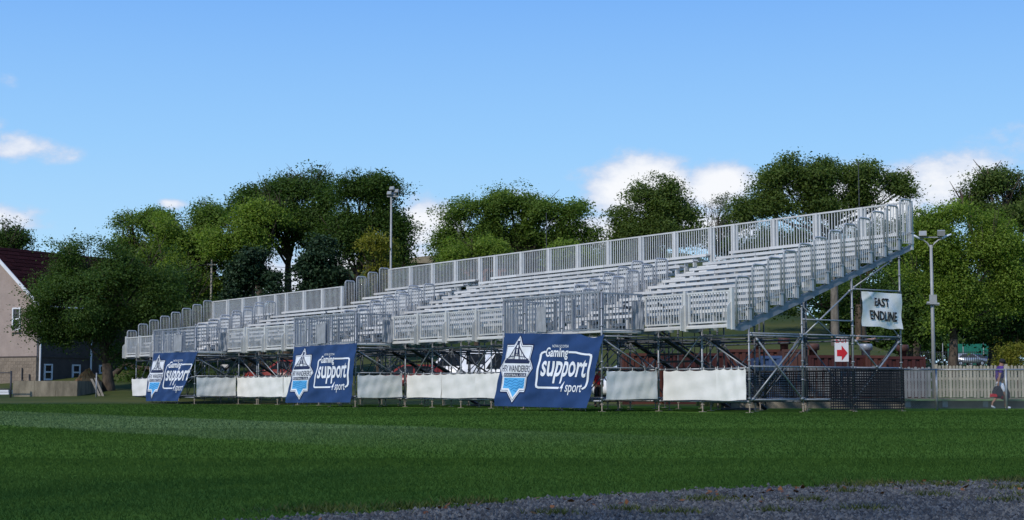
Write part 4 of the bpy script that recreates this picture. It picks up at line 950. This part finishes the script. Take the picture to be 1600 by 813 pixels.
D = 100; x = gx_(329, D); zb = tz(x, D); o = thing('utility_pole', 'short pale utility pole above the low left section', 'utility pole', (x, D, zb)); zt = W(329, 405, D).z - zb
m = MB(); m.tube([(0, 0, 0), (0, 0, zt)], .085, 8, .06); link('pole', m.mesh('pole', BARKL, True), o); m = MB(); m.box((-.28, -.05, zt - .4), (.28, .05, zt - .32)); link('crossarm', m.mesh('crossarm', BARKL), o)
for i, (a, b, lab) in enumerate([((329, 409, 100), (700, 417, 104), 'upper thin overhead wire running right from the utility pole'), ((329, 414, 100), (700, 424, 104), 'lower thin overhead wire running right from the utility pole'), ((329, 411, 100), (180, 428, 96), 'thin overhead wire running left from the utility pole')]):
    A, B = W(*a), W(*b); m = MB(); m.tube([tuple((A.lerp(B, k / 8) - A) - Vector((0, 0, .35 * math.sin(PI * k / 8)))) for k in range(9)], .014, 4); thing('overhead_wire', lab, 'wire', A, 0, 'overhead wires', m.mesh('overhead_wire', DARKST))
for px, y0, D, lab in ((1346, 252, 76, 'thin black mast rising behind the high end of the stand'), (854, 332, 90, 'thin black mast in front of the round crowned tree')):
    x = gx_(px, D); zb = tz(x, D); m = MB(); m.tube([(0, 0, 0), (0, 0, W(px, y0, D).z - zb)], .03, 6, .02); thing('mast', lab, 'mast', (x, D, zb), 0, 'thin masts', m.mesh('mast', DARKST, True))

# ------------------------------------------------------------------ containers, vans, building behind the stand
def container(label, x0, x1, ytop, D, m, vents=(), low=False, dp=2.4, ym=None):
    a, b = W(x0, ytop, D), W(x1, ytop, D); L = b.x - a.x; zt = a.z; zb = max(0, tz(a.x, D) - .1)
    o = thing('shipping_container', label, 'container', (a.x, D, zb), 0, 'shipping containers behind the picket fence'); h = zt - zb
    k = MB(); k.box((.03, .06, .1), (L - .03, dp, h - .06)); link('body', k.mesh('body', m), o)
    n = int(L / .28); c = MB(); c.box((-.075, 0, .14), (.075, .057, h - .12)); cm = c.mesh('corrugation', m)
    for i in range(n): link('corrugation', cm, o, ((i + .5) * L / n, 0, 0))
    f = MB()
    for z in (.0, h - .118): f.box((0, -.02, z), (L, .055, z + .115))
    for x in (0, L - .1): f.box((x, -.025, .117), (x + .1, .05, h - .12))
    link('frame', f.mesh('frame', m), o)
    for v, vm in vents:
        vx = W(v, ytop, D).x - a.x; q = MB(); q.lathe([(.17, 0), (.17, .28), (.27, .30), (.27, .50), (.24, .56)], 12, (vx, 1.0, h - .058)); link('roof_vent', q.mesh('roof_vent', vm, True), o)
container('long red container at the right, beside the lamp post', 1384, 1446, 557, 64, CRED, [(1420, CBRN)])
container('orange red container end with a silver roof vent', 1352, 1384.5, 555.5, 63.5, CORG, [(1362, GALV)])
container('red container behind the exit sign', 1263, 1352, 555, 64, CRED, [(1278, CBRN)])
container('brown open container left of the exit sign', 1222, 1263.5, 546, 64.5, CBRN, [(1232, CBRN)])
container('blue container under an orange roof edge', 1186, 1222, 556, 63, CBLU)
container('long orange container behind the blue one', 1135, 1222, 546, 66, CORG, [(1190, CBRN)])
container('long dark red container seen between scaffold tubes', 1036, 1136, 552, 65, CRED)
container('bright orange container behind the nearest staircase', 972, 1036, 552, 66, CORG)
o = thing('exit_sign', 'white exit sign with a red arrow on two dark posts', 'sign', W(1315, 545, 54) * 1.0, 0)
o.location.z = 0; k = 54 / F; zz = lambda y: H + (HZ - y) * k; hw = 10.8 * k
for s_ in (-1, 1):
    m = MB(); m.tube([(s_ * hw * .92, .05, 0), (s_ * hw * .92, .05, zz(528))], .035, 6); link('post', m.mesh('post', DARKST, True), o)
m = MB(); m.box((-hw, 0, zz(565.5)), (hw, .02, zz(527))); link('panel', m.mesh('panel', TRIM), o)
m = MB(); zc = zz(552); a = hw * .85; m.prism([(-a * .8, zc - .11), (0, zc - .11), (0, zc - .26), (a, zc), (0, zc + .26), (0, zc + .11), (-a * .8, zc + .11)], 1, -.012, -.001); link('arrow', m.mesh('arrow', PRINTR), o)
n, fs = text_geo('EXIT', .03); vs = [(-hw * .85 + x * hw * 1.7, -.004, zz(536) + y * (zz(528.5) - zz(536))) for x, y in n]; me = bpy.data.meshes.new('lettering'); me.from_pydata(vs, [], fs); me.materials.append(PRINTR); link('lettering', me, o)
def vehicle(name, label, cat, pos, rz, L, Wd, hgt, m, van=False, group=None):
    o = thing(name, label, cat, pos, rz, group); b = MB(); c = .32
    if van: pr = [(0, c), (L, c), (L, hgt * .96), (L - .1, hgt), (1.15, hgt), (.55, hgt * .56), (.05, hgt * .46)]
    else: pr = [(0, c), (L, c), (L + .02, hgt * .60), (L - .18, hgt * .66), (L - .55, hgt * .985), (L - 1.2, hgt), (1.9, hgt * .985), (1.15, hgt * .64), (.15, hgt * .55), (0, hgt * .46)]
    b.prism(pr, 1, -Wd / 2, Wd / 2); me = b.mesh('body', m); bm = bmesh.new(); bm.from_mesh(me); bmesh.ops.bevel(bm, geom=list(bm.edges), offset=.07, segments=2, affect='EDGES'); bm.to_mesh(me); bm.free(); me.polygons.foreach_set('use_smooth', [True] * len(me.polygons)); link('body', me, o)
    if van: ws = [[(.75, hgt * .58), (1.25, hgt * .93), (2.0, hgt * .93), (2.0, hgt * .58)], [(2.35, hgt * .62), (2.35, hgt * .88), (3.3, hgt * .88), (3.3, hgt * .62)]]
    else: ws = [[(1.40, hgt * .66), (1.98, hgt * .94), (L - 1.9, hgt * .95), (L - 1.9, hgt * .66)], [(L - 1.8, hgt * .66), (L - 1.8, hgt * .95), (L - 1.15, hgt * .94), (L - .6, hgt * .68)]]
    for s_ in (-1, 1):
        for q in ws: g = MB(); g.prism(q, 1, s_ * (Wd / 2 + .001), s_ * (Wd / 2 + .012)); link('window', g.mesh('window', GLASS), o)
        for x in (.85, L - .85):
            t = MB(); t.tube([(x, s_ * (Wd / 2 - .2), .32), (x, s_ * (Wd / 2 + .01), .32)], .32, 16); wh = link('wheel', t.mesh('wheel', TYRE), o); r = MB(); r.tube([(x, s_ * (Wd / 2 + .003), .32), (x, s_ * (Wd / 2 + .02), .32)], .19, 10); link('rim', r.mesh('rim', CARS), wh)
        h = MB(); h.box((-.02, s_ * Wd * .30, hgt * .40), (.08, s_ * Wd * .44, hgt * .48)); link('headlight', h.mesh('headlight', LENS), o)
    return o
def V(name, label, cat, px, D, rz, *a, zadd=0, **k): x = gx_(px, D); return vehicle(name, label, cat, (x, D, max(0, tz(x, D)) + zadd), rz, *a, **k)
V('parked_car', 'silver car parked behind the black railings at right', 'car', 1541, 196, R(178), 4.4, 1.8, 1.55, CARS, group='cars parked behind the railings')
V('parked_car', 'blue car parked right of the silver car, behind the railings', 'car', 1556, 205, R(176), 4.4, 1.75, 1.45, CARB, group='cars parked behind the railings')
V('parked_van', 'long white van parked behind the stand, beside the large banner', 'van', 735, 80, R(4), 5.8, 2.0, 2.25, CARW, True, group='white vans behind the stand')
V('parked_van', 'white van parked behind the stand with a rounded front, left of the long van', 'van', 660, 84, R(4), 5.4, 2.0, 2.2, CARW, True, group='white vans behind the stand')
V('parked_car', 'red and white car parked behind the middle of the stand', 'car', 572, 82, R(3), 4.4, 1.75, 1.45, CARR)
V('parked_van', 'white van roof seen behind the near banner corner', 'van', 925, 72, R(3), 5.2, 2.0, 1.7, CARW, True, group='white vans behind the stand')
# brick building up the slope behind the rear guards
D = 150; a, b = W(600, 430, D), W(790, 430, D); zb = tz(a.x, D) - 2; o = thing('brick_building', 'brown brick building with a curved tan roof behind the rear guards', 'building', (a.x, D, zb)); L = b.x - a.x; zt = W(690, 412, D).z - zb
m = MB(); m.box((0, 0, 0), (L, 12, zt)); link('wall', m.mesh('wall', BRICK), o)
m = MB(); m.prism([(-.4, zt + .02)] + [(L * k / 12, zt + .02 + .75 * math.sin(PI * min(1, (k / 12) * 1.0))) for k in range(1, 12)] + [(L + .4, zt + .02)], 1, -.5, 12.5); link('roof', m.mesh('roof', TANR), o)
for i in range(8):
    g = MB(); x = 1 + i * L / 8; g.box((x, -.03, zt - 2.0), (x + .8, -.005, zt - .8)); wn = link('window', g.mesh('window', GLASS), o); f = MB(); f.box((x - .06, -.06, zt - 2.1), (x + .86, -.002, zt - 2.003)); link('sill', f.mesh('sill', TRIM), wn)
# striped construction sign, tractor like red machine under the left of the stand
p = W(351, 600, 74); o = thing('warning_sign', 'white warning board with dark diagonal stripes under the left of the stand', 'sign', (p.x, 74, 0)); k = 74 / F; zz = lambda y: H + (HZ - y) * k
m = MB(); m.box((-.20, 0, zz(580)), (.20, .03, zz(570))); link('board', m.mesh('board', TRIM), o)
for s_ in (-1, 1): m = MB(); m.tube([(s_ * .2, .02, 0), (s_ * .2, .02, zz(570))], .03, 6); link('leg', m.mesh('leg', GALVD), o)
m = MB(); m.prism([(-.2, zz(572)), (-.2, zz(570.3)), (.08, zz(579.7)), (0, zz(579.7))], 1, -.012, -.002); m.prism([(.0, zz(577)), (.07, zz(579)), (.2, zz(574)), (.2, zz(572))], 1, -.016, -.013); link('stripes', m.mesh('stripes', BLACKP), o, kind='stuff')
V('parked_car', 'red car mostly hidden behind the scaffold at far left', 'car', 385, 86, R(2), 4.4, 1.75, 1.5, CARR)

# ------------------------------------------------------------------ right side: fences, kerb, person
Dk = 51.6; x0 = W(1140, 600, Dk).x
m = MB(); zk = H + (HZ - 622.5) * Dk / F
m.box((x0, Dk, -.1), (60, Dk + .35, zk)); link('kerb_wall', m.mesh('kerb_wall', CURB), kind='structure')
m = MB(); m.box((x0, Dk + .352, -.05), (60, Dk + 9.5, zk - .03)); link('verge', m.mesh('verge', HILLG), kind='structure')
for px, lab in ((1415, 'left'), (1473, 'middle'), (1536, 'right')):
    a = W(px, 632, Dk - .03); m = MB(); m.box((0, 0, 0), (.17, .028, .24)); thing('wall_plate', {'left': 'pale grey plate on the low kerb wall just right of the black netting', 'middle': 'pale grey plate on the low kerb wall right of the first chain link post', 'right': 'pale grey plate on the low kerb wall beside the walking man'}[lab], 'plate', (a.x, a.y, .05), 0, 'plates on the kerb wall', m.mesh('wall_plate', GALV))
a = W(1410, 625, Dk - .25); m = MB(); m.box((0, 0, 0), (5.5, .22, .05)); thing('bench_board', 'long green weathered board lying along the kerb wall', 'board', (a.x, a.y, zk - .08), 0, None, m.mesh('bench_board', mat('green_board', (.13, .21, .09), .8, 0, .25, 3)))
def picket_fence(name, label, x0, x1, D, ytop, ybot, m, gap, wd, pm):
    a, b = W(x0, ytop, D), W(x1, ytop, D); zb = W(x0, ybot, D).z; h = a.z - zb; L = b.x - a.x
    o = thing(name, label, 'fence', (a.x, D, zb), 0, 'picket fences at the right'); n = int(L / gap)
    k = MB(); k.prism([(0, 0), (wd, 0), (wd, h - .03), (wd * .75, h), (wd * .25, h), (0, h - .03)], 1, -.02, 0); me = k.mesh('picket', m); g = random.Random(3)
    for i in range(n): q = link('picket', me, o, (i * gap, g.uniform(-.004, .004), g.uniform(-.025, .02))); q.rotation_euler = (0, R(g.uniform(-.6, .6)), 0)
    for z in (.22, h * .55, h - .18): r = MB(); r.box((0, .004, z), (L, .05, z + .08)); link('rail', r.mesh('rail', m), o)
    for i in range(int(L / 2.4) + 1): r = MB(); r.box((i * 2.4, .052, -.5), (i * 2.4 + .1, .15, h + .05)); link('post', r.mesh('post', pm), o)
picket_fence('picket_fence', 'grey close picket fence behind the black netting', 1150, 1456, 54.5, 574, 621, PICKG, .118, .095, PICKG)
picket_fence('picket_fence', 'pale weathered picket fence behind the walking man', 1461, 1640, 53.2, 571.5, 621, PICK, .118, .082, PICK)
Dc = 47.0; xl = W(1411, 600, Dc).x; zr = H + (HZ - 578) * Dc / F; o = thing('chain_link_fence', 'chain link fence with a round top rail in front of the walking man', 'fence', (xl, Dc, 0)); L = W(1680, 600, Dc).x - xl
m = MB(); m.tube([(0, 0, zr), (L, 0, zr)], .024, 8); link('top_rail', m.mesh('top_rail', GALV, True), o)
for px in (1463.5, 1572.5, 1670):
    x = W(px, 620, Dc).x - xl; m = MB(); m.tube([(x, 0, 0), (x, 0, zr + .03)], .033, 8); link('post', m.mesh('post', GALV, True), o)
m = MB(); s_ = .075; h = zr - .06; n = int(L / s_)
def wire(x0, z0, x1, z1): d = Vector((x1 - x0, 0, z1 - z0)).normalized(); e = Vector((-d.z, 0, d.x)) * .0022; m.add([(x0 - e.x, .03, z0 - e.z), (x0 + e.x, .03, z0 + e.z), (x1 + e.x, .03, z1 + e.z), (x1 - e.x, .03, z1 - e.z)], [(0, 1, 2, 3)])
i = -int(h / s_)
while i < n:
    xa = i * s_; za = .05
    if xa < 0: za -= xa; xa = 0
    xb = min(L, i * s_ + h); wire(xa, za, xb, .05 + (xb - i * s_)); wire(L - xa, za, L - xb, .05 + (xb - i * s_)); i += 1
link('wire_mesh', m.mesh('wire_mesh', GALV), o, kind='stuff')
# black railings, green windscreen
D = 150; a = W(1430, 600, D); zb = tz(a.x + 4, D); L = 12.0; zt = W(1500, 549, D).z - zb; o = thing('iron_railing', 'black iron railings in front of the parked cars', 'railing', (a.x, D, zb))
bm_ = MB(); bm_.box((-.022, -.022, 0), (.022, .022, zt)); BR_ = bm_.mesh('bar', DARKST)
for i in range(int(L / .2)): link('bar', BR_, o, (i * .2, 0, 0))
for z in (.15, zt - .12): m = MB(); m.box((0, .025, z), (L, .07, z + .05)); link('rail', m.mesh('rail', DARKST), o)
D = 214; a = W(1474, 600, D); zb = tz(a.x, D); o = thing('windscreen_fence', 'green windscreen fence on pale posts behind the parked cars', 'fence', (a.x, D, zb)); L = W(1570, 600, D).x - a.x; zt = W(1500, 537, D).z - zb
m = MB(); 
for k in range(24): 
    x = .7 + (L - .7) * k / 24; m.box((x, -.02 + .015 * (k % 2), .1), (x + (L - .7) / 24 - .004, .0 + .015 * (k % 2), zt - .05))
link('screen', m.mesh('screen', GREENW), o)
for k in range(4): m = MB(); m.tube([(L * k / 3, -.06, 0), (L * k / 3, -.06, zt + .1)], .05, 6); link('post', m.mesh('post', POLEM, True), o)

# ------------------------------------------------------------------ people
def skin(name, chains, m, parent, sub=1, root=None):
    # chains of (point, radius); equal points are welded into one connected skeleton
    pts = []; rad = []; idx = {}; ed = set()
    for ch in chains:
        pv = None
        for p, r in ch:
            k = tuple(round(q, 4) for q in p)
            if k not in idx: idx[k] = len(pts); pts.append(p); rad.append(r)
            if pv is not None and pv != idx[k]: ed.add((pv, idx[k]))
            pv = idx[k]
    me = bpy.data.meshes.new(name); me.from_pydata(pts, list(ed), []); o = bpy.data.objects.new(name, me); C.objects.link(o)
    md = o.modifiers.new('s', 'SKIN'); md.use_smooth_shade = True
    for i, v in enumerate(me.skin_vertices[0].data):
        r = rad[i]; v.radius = r if isinstance(r, tuple) else (r, r); v.use_root = (i == 0)
    s2 = o.modifiers.new('b', 'SUBSURF'); s2.levels = sub; s2.render_levels = sub
    dg = bpy.context.evaluated_depsgraph_get(); ne = bpy.data.meshes.new_from_object(o.evaluated_get(dg)); bpy.data.objects.remove(o)
    ne.name = name; ne.materials.clear(); ne.materials.append(m); ne.polygons.foreach_set('use_smooth', [True] * len(ne.polygons)); return link(name, ne, parent)
def hand(at, d, side, s=1.0, curl=.5):
    # palm, four curled fingers and a thumb; d = direction of the palm
    at = Vector(at); d = Vector(d).normalized(); sd = Vector(side).normalized(); nm = d.cross(sd); out = []; pe = at + d * .09 * s
    out.append([(tuple(at), .026), (tuple(at + d * .05 * s), .030)])
    for i, l in enumerate((.070, .080, .074, .058)):
        k = at + d * .085 * s + sd * (.026 - .017 * i); a = k + d * l * .5 + nm * l * .2 * curl; b = a + d * l * .3 + nm * l * .6 * curl
        out.append([(tuple(at + d * .05 * s), .030), (tuple(k), .0095), (tuple(a), .0085), (tuple(b), .007)])
    t0 = at + d * .025 * s + sd * .028; out.append([(tuple(at + d * .05 * s), .030), (tuple(t0), .011), (tuple(t0 + d * .035 + sd * .014), .0095), (tuple(t0 + d * .06 + sd * .016 + nm * .01), .008)])
    return out
def walker(name, label, loc, rz, sc_, J, cols, cap=True, bags=()):
    o = thing(name, label, 'person', loc, rz); o.scale = (sc_,) * 3
    pel, ch, nk, hd = J['pelvis'], J['chest'], J['neck'], J['head']
    core = [[(pel, (.15, .11)), (J['waist'], (.135, .105)), (ch, (.165, .12)), (nk, .058), (hd, (.078, .095)), (J['crown'], (.070, .085))]]
    for s_ in 'lr':
        core.append([(ch, (.165, .12)), (J['sh' + s_], .062), (J['el' + s_], .044), (J['wr' + s_], .030)]); core += hand(J['wr' + s_], Vector(J['wr' + s_]) - Vector(J['el' + s_]), (1, 0, 0))
        core.append([(pel, (.15, .11)), (J['hp' + s_], .092), (J['kn' + s_], .060), (J['an' + s_], .040), (J['to' + s_], .034)])
    f = Vector(J['head']); d = J.get('face', (1, 0, -.25)); d = Vector(d).normalized()
    core.append([(hd, (.078, .095)), (tuple(f + d * .092 + Vector((0, 0, -.01))), .016), (tuple(f + d * .112 + Vector((0, 0, -.02))), .011)])
    b = skin('body', core, cols['skin'], o, 2)
    for s_ in (-1, 1):
        e = MB(); e.lathe([(0.001, -.022), (.012, -.012), (.014, 0), (.011, .012), (.001, .022)], 8); q = link('ear', e.mesh('ear', cols['skin'], True), o, tuple(f + Vector((0, s_ * .082, 0)))); 
        e = MB(); e.lathe([(0.001, -.009), (.009, 0), (.001, .009)], 8); link('eye', e.mesh('eye', BLACKP, True), o, tuple(f + d * .086 + Vector((0, s_ * .032, .03))))
    m = MB(); m.tube([tuple(f + d * .09 + Vector((0, -.022, -.052))), tuple(f + d * .096 + Vector((0, 0, -.054))), tuple(f + d * .09 + Vector((0, .022, -.052)))], .006, 5); link('mouth', m.mesh('mouth', CBRN, True), o)
    up = Vector((0, 0, .02)); mid = lambda a, c, k: tuple(Vector(J[a]).lerp(Vector(J[c]), k))
    top = [[(tuple(Vector(pel) + Vector((0, 0, .02))), (.165, .125)), (J['waist'], (.150, .122)), (ch, (.178, .135)), (tuple(Vector(nk) - up), .075)]]
    for s_ in 'lr': top.append([(ch, (.178, .135)), (J['sh' + s_], .080), (mid('sh' + s_, 'el' + s_, .75), .064)])
    skin('shirt', top, cols['top'], o, 2)
    low = [[(tuple(Vector(pel) + Vector((0, 0, .06))), (.150, .112)), (pel, (.165, .13))]]
    for s_ in 'lr': low.append([(pel, (.165, .13)), (J['hp' + s_], .112), (mid('hp' + s_, 'kn' + s_, cols.get('leg', .85)), .088)] + ([(J['kn' + s_], .075), (J['an' + s_], .055)] if cols.get('long') else []))
    skin('trousers' if cols.get('long') else 'shorts', low, cols['low'], o, 2)
    for s_ in 'lr': skin('shoe', [[(tuple(Vector(J['an' + s_]) - Vector((.03, 0, .03))), .045), (tuple(Vector(J['to' + s_]) + Vector((0, 0, 0))), .045), (tuple(Vector(J['to' + s_]) + (Vector(J['to' + s_]) - Vector(J['an' + s_])) * .25), .034)]], cols['shoe'], o, 1)
    if cap:
        c = Vector(J['crown']); k = MB(); k.lathe([(.104, -.085), (.106, -.04), (.095, .01), (.065, .045), (.001, .058)], 14); q = link('cap', k.mesh('cap', cols['cap'], True), o, tuple(c))
        q.rotation_euler = (0, R(12), 0); v = MB(); v.prism([(.08, -.085), (.19, -.055), (.205, 0), (.19, .055), (.08, .085)], 2, -.088, -.074); link('brim', v.mesh('brim', cols['cap']), q)
    return o
J = dict(pelvis=(0, 0, .93), waist=(.0, 0, 1.10), chest=(.03, 0, 1.32), neck=(.06, 0, 1.50), head=(.11, 0, 1.61), crown=(.12, 0, 1.69), face=(1, 0, -.35),
         shl=(.03, .19, 1.42), ell=(-.06, .25, 1.14), wrl=(.16, .27, .91), shr=(.02, -.19, 1.42), elr=(-.07, -.25, 1.14), wrr=(-.13, -.28, .90),
         hpl=(.0, .09, .88), knl=(-.05, .10, .48), anl=(-.26, .10, .14), tol=(-.17, .10, .05), hpr=(.0, -.09, .88), knr=(.12, -.10, .50), anr=(.16, -.10, .09), tor=(.30, -.10, .045))
px = W(1563, 640, 50.3)
walker('person', 'man in purple shirt, white shorts and dark cap walking right behind the chain link fence', (px.x, 50.3, 0), 0, .93, J, dict(skin=SKIN, top=PURP, low=SHORTS, shoe=SHORTS, cap=DARKC, leg=.85))
def bag(label, loc, m2):
    o = thing('holdall_bag', label, 'bag', loc, R(8), 'bags carried by the walking man'); b = MB(); b.prism([(-.15, 0), (.15, 0), (.18, .14), (.13, .32), (.05, .40), (-.06, .39), (-.14, .28), (-.18, .12)], 1, -.10, .10); me = b.mesh('body', DARKC)
    bm = bmesh.new(); bm.from_mesh(me); bmesh.ops.bevel(bm, geom=list(bm.edges), offset=.05, segments=3, affect='EDGES'); bm.to_mesh(me); bm.free(); link('body', me, o)
    k = MB(); k.prism([(-.22, .03), (-.06, .03), (-.08, .12), (-.20, .13)], 1, -.115, .115); link('pocket', k.mesh('pocket', m2), o); h = MB(); h.tube([(-.08, 0, .35), (-.05, 0, .44), (.02, 0, .45), (.06, 0, .37)], .014, 6); link('handle', h.mesh('handle', DARKC), o)
bag('black bag with a red pocket in the walking mans nearer hand', (px.x - .16, 50.3 - .27, .36), REDC)
bag('dark bag carried low on the far side of the walking man', (px.x + .24, 50.3 + .27, .30), REDC)
J2 = dict(J); J2.update(knl=(.03, .11, .48), anl=(.0, .12, .08), tol=(.13, .12, .045), knr=(.02, -.11, .48), anr=(-.02, -.12, .08), tor=(.11, -.12, .045), wrl=(.14, .2, 1.0), wrr=(.14, -.2, 1.0), elr=(-.02, -.25, 1.14), ell=(-.02, .25, 1.14))
px = W(934, 600, 56)
walker('person', 'person in red cap and red top half hidden behind the largest blue banner', (px.x, 56, 0), R(-70), .80, J2, dict(skin=SKIN, top=REDC, low=DARKC, shoe=DARKC, cap=REDC, long=True, leg=.6))
# two people lying on the grass slope
def sunbather(label, px, py, D, flip):
    p = W(px, py, D); z = tz(p.x, D); o = thing('person', label, 'person', (p.x, D, z + .1), R(180 if flip else 8)); 
    ch = [[((0, 0, .12), (.14, .10)), ((.28, 0, .13), (.15, .11)), ((.48, 0, .14), (.16, .10)), ((.62, 0, .16), .055), ((.76, 0, .20), (.09, .08)), ((.84, 0, .22), .07)]]
    for s_ in (-1, 1): ch.append([((0, 0, .12), (.14, .10)), ((-.08, s_ * .10, .14), .085), ((-.36, s_ * .12, .48), .06), ((-.52, s_ * .12, .06), .04), ((-.66, s_ * .12, .06), .03)]); ch.append([((.48, 0, .14), (.16, .10)), ((.50, s_ * .22, .12), .055), ((.28, s_ * .32, .07), .04), ((.08, s_ * .28, .08), .03), ((.0, s_ * .26, .08), .022)])
    skin('body', ch, SKINL, o, 1); skin('shorts', [[((.08, 0, .125), (.152, .112)), ((0, 0, .12), (.155, .115))]] + [[((0, 0, .12), (.155, .115)), ((-.08, s_ * .10, .15), .10), ((-.2, s_ * .11, .29), .085)] for s_ in (-1, 1)], DARKC, o, 1)
sunbather('person sunbathing on the grass slope with knees up, left of two', 1350, 521, 108, False)
sunbather('person sunbathing on the grass slope with knees up, right of two', 1358, 520, 110, True)
